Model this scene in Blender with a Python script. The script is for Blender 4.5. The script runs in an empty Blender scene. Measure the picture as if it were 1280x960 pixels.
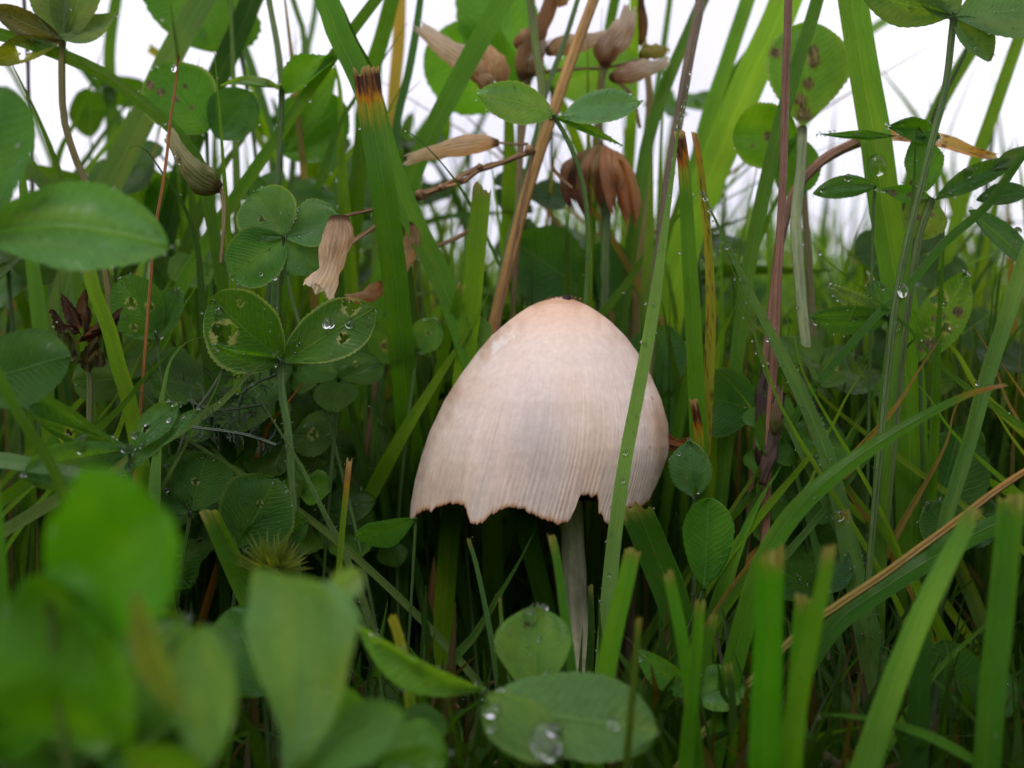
import bpy, math, random
import numpy as np
from mathutils import Vector, Matrix, Quaternion, noise
R = random.Random(7)
rad = math.radians
SC = bpy.context.scene
COL = SC.collection
S = 0.01                       # everything is written in centimetres and scaled to metres
EYE = 4.4                      # camera height above the soil, cm
DIST = 15.0                    # camera to mushroom axis, cm

# ------------------------------------------------------------------ camera, sky, sun, exposure
cam = bpy.data.cameras.new('camera')
cam_o = bpy.data.objects.new('camera', cam)
COL.objects.link(cam_o)
cam_o.location = (0, -DIST * S, EYE * S)
cam_o.rotation_euler = (rad(90), 0, 0)
cam.sensor_width = 36
cam.lens = 36 * DIST / 12.8
cam.clip_start = 0.002
cam.clip_end = 200
cam.dof.use_dof = True
cam.dof.focus_distance = 13.6 * S
cam.dof.aperture_fstop = 25
SC.camera = cam_o

SUN_EL, SUN_ROT = rad(52), rad(200)
w = bpy.data.worlds.new("World")
SC.world = w
w.use_nodes = True
nt = w.node_tree
nt.nodes.clear()
out = nt.nodes.new('ShaderNodeOutputWorld')
bg = nt.nodes.new('ShaderNodeBackground')
bg.inputs['Strength'].default_value = 0.1
sky = nt.nodes.new('ShaderNodeTexSky')
sky.sky_type = 'NISHITA'
sky.sun_disc = False
sky.sun_elevation = SUN_EL
sky.sun_rotation = SUN_ROT
geo = nt.nodes.new('ShaderNodeTexCoord')
cl = nt.nodes.new('ShaderNodeTexNoise')
cl.inputs['Scale'].default_value = 2.2
cl.inputs['Detail'].default_value = 5
ramp = nt.nodes.new('ShaderNodeValToRGB')
ramp.color_ramp.elements[0].position = 0.3
ramp.color_ramp.elements[0].color = (0.72, 0.70, 0.86, 1)
ramp.color_ramp.elements[1].position = 0.7
ramp.color_ramp.elements[1].color = (0.98, 0.96, 1.0, 1)
mul = nt.nodes.new('ShaderNodeVectorMath')
mul.operation = 'SCALE'
mul.inputs['Scale'].default_value = 13.6
mx = nt.nodes.new('ShaderNodeMixRGB')
mx.inputs['Fac'].default_value = 0.93
nt.links.new(geo.outputs['Generated'], cl.inputs['Vector'])
nt.links.new(cl.outputs['Fac'], ramp.inputs['Fac'])
nt.links.new(ramp.outputs['Color'], mul.inputs[0])
nt.links.new(sky.outputs['Color'], mx.inputs['Color1'])
nt.links.new(mul.outputs['Vector'], mx.inputs['Color2'])
nt.links.new(mx.outputs['Color'], bg.inputs['Color'])
nt.links.new(bg.outputs['Background'], out.inputs['Surface'])

sl = bpy.data.lights.new('sun', 'SUN')
sl.energy = 1.5
sl.angle = rad(25)
sl.color = (1.0, 0.97, 0.93)
so = bpy.data.objects.new('sun', sl)
COL.objects.link(so)
# sun above and slightly behind the camera, to its left
dv = Vector((math.sin(SUN_ROT) * math.cos(SUN_EL), math.cos(SUN_ROT) * math.cos(SUN_EL), math.sin(SUN_EL)))
so.rotation_euler = dv.to_track_quat('Z', 'Y').to_euler()
so.location = dv * 3

SC.view_settings.view_transform = 'Standard'
SC.view_settings.look = 'None'
SC.view_settings.exposure = -0.07
SC.view_settings.gamma = 1
SC.render.engine = 'CYCLES'
SC.cycles.max_bounces = 10
SC.cycles.transmission_bounces = 6
SC.cycles.use_denoising = True
SC.cycles.sample_clamp_indirect = 6


# ------------------------------------------------------------------ materials
def mat(name):
    m = bpy.data.materials.new(name)
    m.use_nodes = True
    m.node_tree.nodes.clear()
    return m


class NT:
    def __init__(s, m):
        s.t = m.node_tree

    def n(s, typ, **kw):
        n = s.t.nodes.new(typ)
        for k, v in kw.items():
            if k in n.inputs.keys() if isinstance(k, str) else False:
                n.inputs[k].default_value = v
            else:
                setattr(n, k, v)
        return n

    def l(s, a, b):
        s.t.links.new(a, b)

    def math(s, op, a, b=None, clamp=False):
        n = s.t.nodes.new('ShaderNodeMath')
        n.operation = op
        n.use_clamp = clamp
        for i, v in enumerate((a, b)):
            if v is None:
                continue
            if isinstance(v, (int, float)):
                n.inputs[i].default_value = v
            else:
                s.l(v, n.inputs[i])
        return n.outputs[0]

    def maprange(s, v, a, b, c, d):
        n = s.t.nodes.new('ShaderNodeMapRange')
        s.l(v, n.inputs[0])
        for i, x in enumerate((a, b, c, d)):
            n.inputs[i + 1].default_value = x
        return n.outputs[0]

    def noise(s, scale, detail=3, vec=None, rough=0.5):
        n = s.t.nodes.new('ShaderNodeTexNoise')
        n.inputs['Scale'].default_value = scale
        n.inputs['Detail'].default_value = detail
        n.inputs['Roughness'].default_value = rough
        if vec is not None:
            s.l(vec, n.inputs['Vector'])
        return n.outputs['Fac']

    def mulcol(s, col, fac):
        n = s.t.nodes.new('ShaderNodeVectorMath')
        n.operation = 'SCALE'
        s.l(col, n.inputs[0])
        if isinstance(fac, (int, float)):
            n.inputs['Scale'].default_value = fac
        else:
            s.l(fac, n.inputs['Scale'])
        return n.outputs['Vector']

    def mix(s, fac, a, b):
        n = s.t.nodes.new('ShaderNodeMixRGB')
        for i, v in ((0, fac), (1, a), (2, b)):
            if isinstance(v, (int, float)):
                n.inputs[i].default_value = v
            elif isinstance(v, tuple):
                n.inputs[i].default_value = (*v, 1)
            else:
                s.l(v, n.inputs[i])
        return n.outputs[0]


def leafy(name, pattern, rough=0.42, transl=0.38, spec=0.35, bump=0.5, through=(2.8, 2.6, 0.5)):
    """thin plant tissue: colour from the piece's own tint, pattern of veins from its uv, light passes through"""
    m = mat(name)
    t = NT(m)
    tint = t.n('ShaderNodeAttribute', attribute_name='tint').outputs['Color']
    if pattern != 'stem':
        fresh = t.n('ShaderNodeVectorMath', operation='MULTIPLY')
        t.l(tint, fresh.inputs[0])
        fresh.inputs[1].default_value = (1.10, 1.14, 0.9)
        tint = fresh.outputs['Vector']
    uv = t.n('ShaderNodeUVMap').outputs['UV']
    sep = t.n('ShaderNodeSeparateXYZ')
    t.l(uv, sep.inputs[0])
    x, y = sep.outputs[0], sep.outputs[1]
    oc = t.n('ShaderNodeTexCoord').outputs['Object']
    n1 = t.noise(260, 3, oc)
    n2 = t.noise(1400, 3, oc)
    n3 = t.noise(90, 2, oc)
    if pattern == 'blade':       # x runs -1..1 across, y in cm along
        a = t.math('ABSOLUTE', x)
        st = t.math('SINE', t.math('MULTIPLY', x, 42.0))
        st2 = t.math('SINE', t.math('MULTIPLY', x, 97.0))
        rib = t.math('ADD', t.math('MULTIPLY', st, 0.6), t.math('MULTIPLY', st2, 0.4))
        mid = t.math('SUBTRACT', 1.0, t.maprange(a, 0.0, 0.09, 0, 1))
        mp = t.n('ShaderNodeMapping')
        mp.inputs['Scale'].default_value = (9, 1.6, 1)
        t.l(uv, mp.inputs[0])
        stre = t.noise(1.0, 4, mp.outputs[0])
        f = t.math('ADD', 0.78, t.math('MULTIPLY', rib, 0.17))
        f = t.math('ADD', f, t.math('MULTIPLY', stre, 0.42))
        f = t.math('ADD', f, t.math('MULTIPLY', mid, 0.22))
        h = t.math('ADD', t.math('MULTIPLY', rib, 0.5), t.math('MULTIPLY', mid, -1.2))
        vein = mid
    elif pattern == 'leaflet':
        a = t.math('ABSOLUTE', x)
        dist = t.math('MULTIPLY', t.math('SUBTRACT', t.noise(4.0, 2, uv), 0.5), 0.12)
        ph = t.math('SUBTRACT', t.math('ADD', y, dist), t.math('MULTIPLY', a, 0.42))
        st = t.math('SINE', t.math('MULTIPLY', ph, 95.0))
        vn = t.maprange(st, 0.55, 1.0, 0, 1)
        mid = t.math('SUBTRACT', 1.0, t.maprange(a, 0.0, 0.03, 0, 1))
        vein = t.math('MAXIMUM', t.math('MULTIPLY', vn, 0.35), mid)
        f = t.math('ADD', 0.72, t.math('MULTIPLY', n1, 0.45))
        f = t.math('ADD', f, t.math('MULTIPLY', vein, 0.3))
        f = t.math('ADD', f, t.math('MULTIPLY', t.math('SUBTRACT', n2, 0.5), 0.35))
        h = t.math('ADD', t.math('MULTIPLY', vn, -0.35), t.math('MULTIPLY', mid, -1.0))
        h = t.math('ADD', h, t.math('MULTIPLY', n2, 0.35))
    else:                        # stems, florets: streaks along y
        mp = t.n('ShaderNodeMapping')
        mp.inputs['Scale'].default_value = (7, 1.2, 1)
        t.l(uv, mp.inputs[0])
        stre = t.noise(1.6, 5, mp.outputs[0], 0.65)
        st = t.math('SINE', t.math('MULTIPLY', x, 30.0))
        f = t.math('ADD', 0.35, t.math('MULTIPLY', stre, 1.15))
        f = t.math('ADD', f, t.math('MULTIPLY', st, 0.07))
        h = t.math('ADD', t.math('MULTIPLY', stre, 1.0), t.math('MULTIPLY', st, 0.3))
        vein = None
    f = t.math('MULTIPLY', f, t.maprange(n3, 0.3, 0.7, 0.82, 1.18))
    col = t.mulcol(tint, f)
    if vein is not None:
        warm = t.mix(0.5, col, (0.20, 0.26, 0.09))
        col = t.mix(t.math('MULTIPLY', vein, 0.28), col, warm)
    b = t.n('ShaderNodeBump')
    b.inputs['Strength'].default_value = bump
    b.inputs['Distance'].default_value = 0.0003
    t.l(h, b.inputs['Height'])
    p = t.n('ShaderNodeBsdfPrincipled')
    t.l(col, p.inputs['Base Color'])
    wet = t.noise(420, 3, oc)
    t.l(t.math('ADD', t.maprange(n2, 0.3, 0.7, -0.06, 0.08), t.maprange(wet, 0.38, 0.62, rough - 0.14, rough + 0.26)), p.inputs['Roughness'])
    p.inputs['Specular IOR Level'].default_value = spec
    t.l(b.outputs[0], p.inputs['Normal'])
    o = t.n('ShaderNodeOutputMaterial')
    if transl > 0:
        tr = t.n('ShaderNodeBsdfTranslucent')
        gain = t.n('ShaderNodeVectorMath', operation='MULTIPLY')
        t.l(col, gain.inputs[0])
        gain.inputs[1].default_value = through
        t.l(gain.outputs['Vector'], tr.inputs['Color'])
        t.l(b.outputs[0], tr.inputs['Normal'])
        ms = t.n('ShaderNodeMixShader')
        ms.inputs[0].default_value = transl
        t.l(p.outputs[0], ms.inputs[1])
        t.l(tr.outputs[0], ms.inputs[2])
        t.l(ms.outputs[0], o.inputs['Surface'])
    else:
        t.l(p.outputs[0], o.inputs['Surface'])
    return m


M_BLADE = leafy('grass_blade_tissue', 'blade', rough=0.30, spec=0.24, transl=0.40)
M_LEAF = leafy('clover_leaf_tissue', 'leaflet', rough=0.36, spec=0.15, transl=0.40)
M_STEM = leafy('stem_tissue', 'stem', rough=0.5, transl=0.0, bump=0.8)
M_DRY = leafy('dry_floret_tissue', 'stem', rough=0.8, transl=0.64, spec=0.1, bump=1.0, through=(1.45, 1.32, 1.1))


def mat_water():
    m = mat('dew_water')
    t = NT(m)
    p = t.n('ShaderNodeBsdfPrincipled')
    p.inputs['Base Color'].default_value = (1, 1, 1, 1)
    p.inputs['Roughness'].default_value = 0.0
    p.inputs['IOR'].default_value = 1.333
    p.inputs['Transmission Weight'].default_value = 1.0
    p.inputs['Specular IOR Level'].default_value = 0.6
    o = t.n('ShaderNodeOutputMaterial')
    t.l(p.outputs[0], o.inputs[0])
    return m


M_WATER = mat_water()


def mat_soil():
    m = mat('dark_soil')
    t = NT(m)
    oc = t.n('ShaderNodeTexCoord').outputs['Object']
    n = t.noise(180, 8, oc, 0.65)
    n2 = t.noise(900, 4, oc, 0.6)
    far = t.noise(3, 6, oc, 0.6)
    soil = t.mix(n, (0.012, 0.008, 0.005), (0.055, 0.038, 0.024))
    green = t.mix(far, (0.03, 0.05, 0.012), (0.07, 0.12, 0.03))
    ln = t.n('ShaderNodeVectorMath', operation='LENGTH')
    t.l(oc, ln.inputs[0])
    fac = t.maprange(ln.outputs['Value'], 0.5, 2.0, 0, 1)
    col = t.mix(fac, soil, green)
    b = t.n('ShaderNodeBump')
    b.inputs['Distance'].default_value = 0.001
    b.inputs['Strength'].default_value = 0.8
    t.l(n2, b.inputs['Height'])
    p = t.n('ShaderNodeBsdfPrincipled')
    p.inputs['Roughness'].default_value = 0.8
    t.l(col, p.inputs['Base Color'])
    t.l(b.outputs[0], p.inputs['Normal'])
    o = t.n('ShaderNodeOutputMaterial')
    t.l(p.outputs[0], o.inputs[0])
    return m


M_SOIL = mat_soil()


def mat_cap():
    m = mat('mushroom_cap_skin')
    t = NT(m)
    tint = t.n('ShaderNodeAttribute', attribute_name='tint').outputs['Color']
    uv = t.n('ShaderNodeUVMap').outputs['UV']
    sep = t.n('ShaderNodeSeparateXYZ')
    t.l(uv, sep.inputs[0])
    oc = t.n('ShaderNodeTexCoord').outputs['Object']
    mp = t.n('ShaderNodeMapping')
    mp.inputs['Scale'].default_value = (210, 5, 1)
    t.l(uv, mp.inputs[0])
    streak = t.noise(1.0, 3, mp.outputs[0], 0.6)
    mp2 = t.n('ShaderNodeMapping')
    mp2.inputs['Scale'].default_value = (34, 2.2, 1)
    t.l(uv, mp2.inputs[0])
    streak2 = t.noise(1.0, 4, mp2.outputs[0], 0.6)
    big = t.noise(85, 4, oc)
    fine = t.noise(1500, 3, oc)
    low = t.maprange(sep.outputs[1], 0.22, 0.75, 0.15, 1.0)
    f = t.math('MULTIPLY', t.math('SUBTRACT', streak, 0.5), 0.50)
    f = t.math('ADD', f, t.math('MULTIPLY', t.math('SUBTRACT', streak2, 0.5), 0.42))
    f = t.math('MULTIPLY', f, low)
    f = t.math('ADD', f, t.math('MULTIPLY', t.math('SUBTRACT', big, 0.5), 0.14))
    f = t.math('ADD', f, t.math('MULTIPLY', t.math('SUBTRACT', fine, 0.5), 0.3))
    f = t.math('ADD', f, 1.0)
    col = t.mulcol(tint, f)
    # tiny brown specks of dirt
    vo = t.n('ShaderNodeTexVoronoi')
    vo.inputs['Scale'].default_value = 330
    t.l(oc, vo.inputs['Vector'])
    sp = t.math('LESS_THAN', vo.outputs['Distance'], 0.12)
    sp = t.math('MULTIPLY', sp, t.math('GREATER_THAN', t.noise(60, 2, oc), 0.56))
    col = t.mix(t.math('MULTIPLY', sp, 0.55), col, (0.22, 0.12, 0.07))
    b = t.n('ShaderNodeBump')
    b.inputs['Strength'].default_value = 0.35
    b.inputs['Distance'].default_value = 0.0002
    t.l(t.math('ADD', streak, t.math('MULTIPLY', fine, 0.6)), b.inputs['Height'])
    p = t.n('ShaderNodeBsdfPrincipled')
    t.l(col, p.inputs['Base Color'])
    p.inputs['Roughness'].default_value = 0.5
    p.inputs['Specular IOR Level'].default_value = 0.3
    p.inputs['Subsurface Weight'].default_value = 0.25
    p.inputs['Subsurface Radius'].default_value = (1.0, 0.5, 0.3)
    p.inputs['Subsurface Scale'].default_value = 0.0008
    t.l(b.outputs[0], p.inputs['Normal'])
    o = t.n('ShaderNodeOutputMaterial')
    t.l(p.outputs[0], o.inputs[0])
    return m


M_CAP = mat_cap()


# ------------------------------------------------------------------ helpers
def P(px, py, Y=0.0):
    """a point of the place, in cm: Y cm behind the mushroom, measured off the photograph's 1280 x 960 grid"""
    k = 0.01 * (Y + DIST) / DIST
    return Vector(((px - 640) * k, Y, EYE + (480 - py) * k))


def pxw(w, Y):
    return w * 0.01 * (Y + DIST) / DIST


def tag(o, label=None, cat=None, group=None, kind=None):
    if label:
        o['label'] = label
    if cat:
        o['category'] = cat
    if group:
        o['group'] = group
    if kind:
        o['kind'] = kind
    return o


def empty(name, loc, label, cat, group=None):
    o = bpy.data.objects.new(name, None)
    o.empty_display_size = 0.002
    COL.objects.link(o)
    o.location = Vector(loc) * S
    return tag(o, label, cat, group)


class MB:
    """collects vertices (cm), faces, tints and uvs, and builds one mesh object"""

    def __init__(s):
        s.v, s.f, s.c, s.uv = [], [], [], []

    def grid(s, pts, cols, uvs, nu, nv, wrap=False, keep=None):
        """pts row-major nv rows of nu"""
        b = len(s.v)
        s.v += pts
        s.c += cols
        s.uv += uvs
        for j in range(nv - 1):
            for i in range(nu if wrap else nu - 1):
                i2 = (i + 1) % nu
                if keep and not keep(i, j):
                    continue
                s.f.append((b + j * nu + i, b + j * nu + i2, b + (j + 1) * nu + i2, b + (j + 1) * nu + i))

    def fan(s, idx, c, col, uv):
        b = len(s.v)
        s.v.append(c)
        s.c.append(col)
        s.uv.append(uv)
        for a, d in zip(idx, idx[1:] + idx[:1]):
            s.f.append((a, d, b))

    def build(s, name, m, parent=None, origin=None, smooth=True):
        me = bpy.data.meshes.new(name)
        v = np.array([tuple(p) for p in s.v], dtype=np.float64).reshape(-1, 3)
        if parent is not None:
            o0 = np.array(parent.location) / S
            if parent.parent is not None:
                o0 = o0 + np.array(parent.parent.location) / S
        elif origin is not None:
            o0 = np.array(origin)
        else:
            k = v[:, 2].argmin()
            o0 = v[k].copy()
        v = (v - o0) * S
        me.from_pydata(v.tolist(), [], s.f)
        if s.c:
            a = me.attributes.new('tint', 'FLOAT_COLOR', 'POINT')
            ca = np.ones((len(s.c), 4), dtype=np.float32)
            ca[:, :3] = np.clip(np.array(s.c), 0.0, 1)
            a.data.foreach_set('color', ca.ravel())
        if s.uv:
            ul = me.uv_layers.new(name='UVMap')
            li = np.zeros(len(me.loops), dtype=np.int32)
            me.loops.foreach_get('vertex_index', li)
            ul.data.foreach_set('uv', np.array(s.uv, dtype=np.float32)[li].ravel())
        if smooth:
            me.polygons.foreach_set('use_smooth', np.ones(len(me.polygons), dtype=bool))
        me.materials.append(m)
        me.update()
        o = bpy.data.objects.new(name, me)
        COL.objects.link(o)
        if parent is not None:
            o.parent = parent
        else:
            o.location = Vector(o0) * S
        return o


def catmull(p, n):
    """resample control points to n points, even in arc length"""
    if len(p) == 2:
        dense = [p[0].lerp(p[1], i / 60) for i in range(61)]
    else:
        q = [p[0] * 2 - p[1]] + list(p) + [p[-1] * 2 - p[-2]]
        dense = []
        for i in range(1, len(q) - 2):
            a, b, c, d = q[i - 1:i + 3]
            for k in range(16):
                t = k / 16
                dense.append(0.5 * ((2 * b) + (c - a) * t + (2 * a - 5 * b + 4 * c - d) * t * t + (3 * b - a - 3 * c + d) * t ** 3))
        dense.append(p[-1].copy())
    L = [0]
    for a, b in zip(dense, dense[1:]):
        L.append(L[-1] + (b - a).length)
    res, k = [], 0
    for i in range(n):
        s = L[-1] * i / (n - 1)
        while k < len(L) - 2 and L[k + 1] < s:
            k += 1
        t = (s - L[k]) / max(L[k + 1] - L[k], 1e-9)
        res.append(dense[k].lerp(dense[k + 1], min(max(t, 0), 1)))
    return res, L[-1]


def lerp_list(ws, t):
    if isinstance(ws, (int, float)):
        return ws
    x = t * (len(ws) - 1)
    i = min(int(x), len(ws) - 2)
    return ws[i] + (ws[i + 1] - ws[i]) * (x - i)


def jig(c, a=0.12, rr=None):
    rr = rr or R
    k = 1 + rr.uniform(-a, a)
    return tuple(x * k * (1 + rr.uniform(-a, a) * 0.5) for x in c)


def mixc(a, b, t):
    t = min(max(t, 0), 1)
    return tuple(x + (y - x) * t for x, y in zip(a, b))


# leaf colours (real surface colours, linear)
G_MID = (0.046, 0.110, 0.006)
G_BRI = (0.092, 0.180, 0.008)
G_GREY = (0.080, 0.138, 0.050)
G_DARK = (0.020, 0.054, 0.004)
G_YEL = (0.150, 0.190, 0.030)
G_CLO = (0.034, 0.092, 0.014)
G_CLB = (0.070, 0.150, 0.085)
STRAW = (0.42, 0.24, 0.09)
STRAW_D = (0.20, 0.09, 0.045)
PALE = (0.55, 0.45, 0.33)
BROWN = (0.16, 0.075, 0.035)
ORANGE = (0.40, 0.15, 0.02)
BLACK = (0.012, 0.008, 0.006)

ROOT_Z = -0.25


def ground_path(pts, Y, drop=True):
    """px points -> cm points, carried on down to the soil where the blade stands"""
    q = []
    for p in pts:
        q.append(P(p[0], p[1], p[2] if len(p) > 2 else Y))
    if drop and q[-1].z > ROOT_Z + 0.2:
        d = (q[-1] - q[-2]).normalized()
        z = q[-1].z
        if d.z > -0.35:
            d = Vector((d.x, d.y, -0.6)).normalized()
        s = (z - ROOT_Z) / -d.z
        # straighten the foot a little
        e = q[-1] + Vector((d.x * s * 0.6, d.y * s * 0.6, d.z * s))
        if s > 1.5:
            q.append(q[-1].lerp(e, 0.5) + Vector((d.x, 0, 0)) * s * 0.05)
        q.append(e)
    return q


def ribbon(mb, path, width, col, tip='point', face=0.0, twist=0.0, fold=0.25, nv=40, nu=7, rr=None, crinkle=0.0, base_col=None, spots=0):
    """a grass blade from tip (path[0]) to root, as a folded ribbon with ribs; width in cm: number or list"""
    rr = rr or R
    if tip == 'off':           # runs on out of the photograph: carry it upward and taper it
        d = (path[0] - path[1]).normalized()
        e = rr.uniform(2.5, 4.0)
        sag = Vector((d.x * 0.5, 0, -0.12))
        path = [path[0] + d * e + sag * e, path[0] + d * e * 0.5 + sag * e * 0.25] + list(path)
    pts, L = catmull(path, nv)
    V = Vector((0, 1, 0))
    seed = rr.uniform(0, 99)
    slope_ = rr.uniform(-0.45, 0.45) if tip == 'cut' else 0.0
    P_, C_, U_ = [], [], []
    for j, p in enumerate(pts):
        t = j / (nv - 1)
        a = pts[max(j - 1, 0)]
        b = pts[min(j + 1, nv - 1)]
        T = (b - a).normalized()
        W = T.cross(V)
        if W.length < 0.05:
            W = Vector((1, 0, 0))
        W.normalize()
        N = W.cross(T).normalized()
        if N.y > 0:
            N = -N
        ang = rad(face + twist * (t - 0.5))
        W2 = W * math.cos(ang) + N * math.sin(ang)
        N2 = N * math.cos(ang) - W * math.sin(ang)
        wd = lerp_list(width, t) / max(math.cos(ang), 0.4)
        s = t * L
        if tip == 'point':
            wd *= min(1, (s / min(2.6, L * 0.7) + 0.003)) ** 0.7
        elif tip == 'off':
            wd *= min(1, (s / 3.2 + 0.003)) ** 0.7
        for i in range(nu):
            u = -1 + 2 * i / (nu - 1)
            off = 0.0
            if j == 0 and tip in ('cut', 'burnt', 'tan', 'yellow'):
                off = rr.uniform(-0.03, 0.02) + slope_ * u * wd * 0.5 + 0.25 * wd * noise.noise(Vector((u * 2.5, seed, 3)))
            nz = noise.noise(Vector((seed, s * 1.4, u * 0.7))) * crinkle * wd
            h = fold * abs(u) * wd * 0.5 + nz + (0.006 if i % 2 else 0)
            q = p + W2 * (u * wd * 0.5) - N2 * h * -1 + T * off
            P_.append(q)
            c = col
            cz = noise.noise(Vector((seed, s * 0.5, u)))
            c = mixc(c, (c[0] * 1.7, c[1] * 1.25, c[2]), cz * 0.9)
            if base_col is not None:
                c = mixc(c, base_col, (t - 0.55) * 2.2)
            e = s + noise.noise(Vector((seed + 5, s * 3, u * 3))) * 0.12
            if tip == 'burnt':
                e += 0.05 * noise.noise(Vector((seed, u * 7, 0)))
                if e < 0.035:
                    c = (0.34, 0.23, 0.14)
                elif e < 0.27:
                    c = mixc((0.19, 0.07, 0.025), (0.03, 0.010, 0.006), 0.25 + abs(noise.noise(Vector((u * 4, s * 2, seed)))) * 3)
                elif e < 0.38:
                    c = mixc((0.40, 0.13, 0.008), (0.14, 0.05, 0.01), abs(noise.noise(Vector((u * 5, s * 3, seed)))) * 2)
                elif e < 0.75:
                    c = mixc(mixc((0.30, 0.22, 0.015), c, abs(noise.noise(Vector((u * 4, seed, 1)))) * 2.2), c, (e - 0.38) / 0.37)
            elif tip == 'cut':
                if e < 0.03:
                    c = mixc((0.27, 0.26, 0.12), (0.14, 0.09, 0.03), 0.3 + noise.noise(Vector((u * 5, seed, 0))) * 1.5)
                elif e < 0.16:
                    c = mixc((0.14, 0.17, 0.035), c, (e - 0.03) / 0.13)
            elif tip == 'tan':
                if e < 0.2:
                    c = mixc((0.36, 0.25, 0.16), (0.20, 0.075, 0.03), e / 0.2)
                elif e < 0.55:
                    c = mixc((0.30, 0.15, 0.02), c, (e - 0.2) / 0.35)
            elif tip == 'yellow':
                if e < 1.3:
                    c = mixc((0.26, 0.24, 0.03), c, e / 0.8)
            if spots and noise.noise(Vector((u * 3.5, s * 9, seed + 9))) > 0.42 - 0.1 * spots:
                c = mixc(c, (0.08, 0.03, 0.012), 0.85)
            C_.append(c)
            U_.append((u, s))
    mb.grid(P_, C_, U_, nu, nv)
    return pts, L


def tube(mb, path, radius, col, nv=24, nu=8, cap=True, rr=None, bumps=0.0, col2=None):
    rr = rr or R
    pts, L = catmull(path, nv)
    seed = rr.uniform(0, 99)
    P_, C_, U_ = [], [], []
    X = None
    for j, p in enumerate(pts):
        t = j / (nv - 1)
        T = (pts[min(j + 1, nv - 1)] - pts[max(j - 1, 0)]).normalized()
        if X is None:
            X = T.orthogonal().normalized()
        X = (X - T * X.dot(T)).normalized()
        Yv = T.cross(X)
        r = lerp_list(radius, t)
        for i in range(nu):
            a = 2 * math.pi * i / nu
            k = 1 + bumps * noise.noise(Vector((math.cos(a) * 1.5, math.sin(a) * 1.5 + seed, t * L * 4)))
            P_.append(p + (X * math.cos(a) + Yv * math.sin(a)) * r * k)
            cz = noise.noise(Vector((seed, t * L * 1.2, math.cos(a))))
            c = mixc(col, col2, t) if col2 else col
            C_.append(tuple(x * (1 + 0.35 * cz) for x in c))
            U_.append((i / nu if i < nu / 2 else 1 - i / nu, t * L * 2))
    b = len(mb.v)
    mb.grid(P_, C_, U_, nu, nv, wrap=True)
    if cap:
        mb.fan([b + i for i in range(nu)], pts[0], C_[0], (0, 0))
        e = b + (nv - 1) * nu
        mb.fan([e + i for i in range(nu)], pts[-1], C_[-1], (0, L))
    return pts, L


def outline(shape, v, side=0):
    if isinstance(shape, list):
        return interp([(a, (l if side < 0 else r) if side else (l + r) / 2) for a, l, r in shape], v)
    """half width 0..1 along a leaflet"""
    if shape == 'round':
        return max(0, 1 - (2 * (v ** 1.08) - 1) ** 2) ** 0.56
    if shape == 'obovate':
        return max(0, math.sin(math.pi * v ** 1.35)) ** 0.62
    if shape == 'ellipse':
        return max(0, math.sin(math.pi * v)) ** 0.72
    if shape == 'lance':
        return max(0, math.sin(math.pi * v ** 0.8)) ** 1.1
    if shape == 'fan':
        return max(0, math.sin(math.pi * v ** 2.1)) ** 0.5
    if shape == 'heart':
        return max(0, math.sin(math.pi * v ** 1.5)) ** 0.5
    return 1


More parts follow.
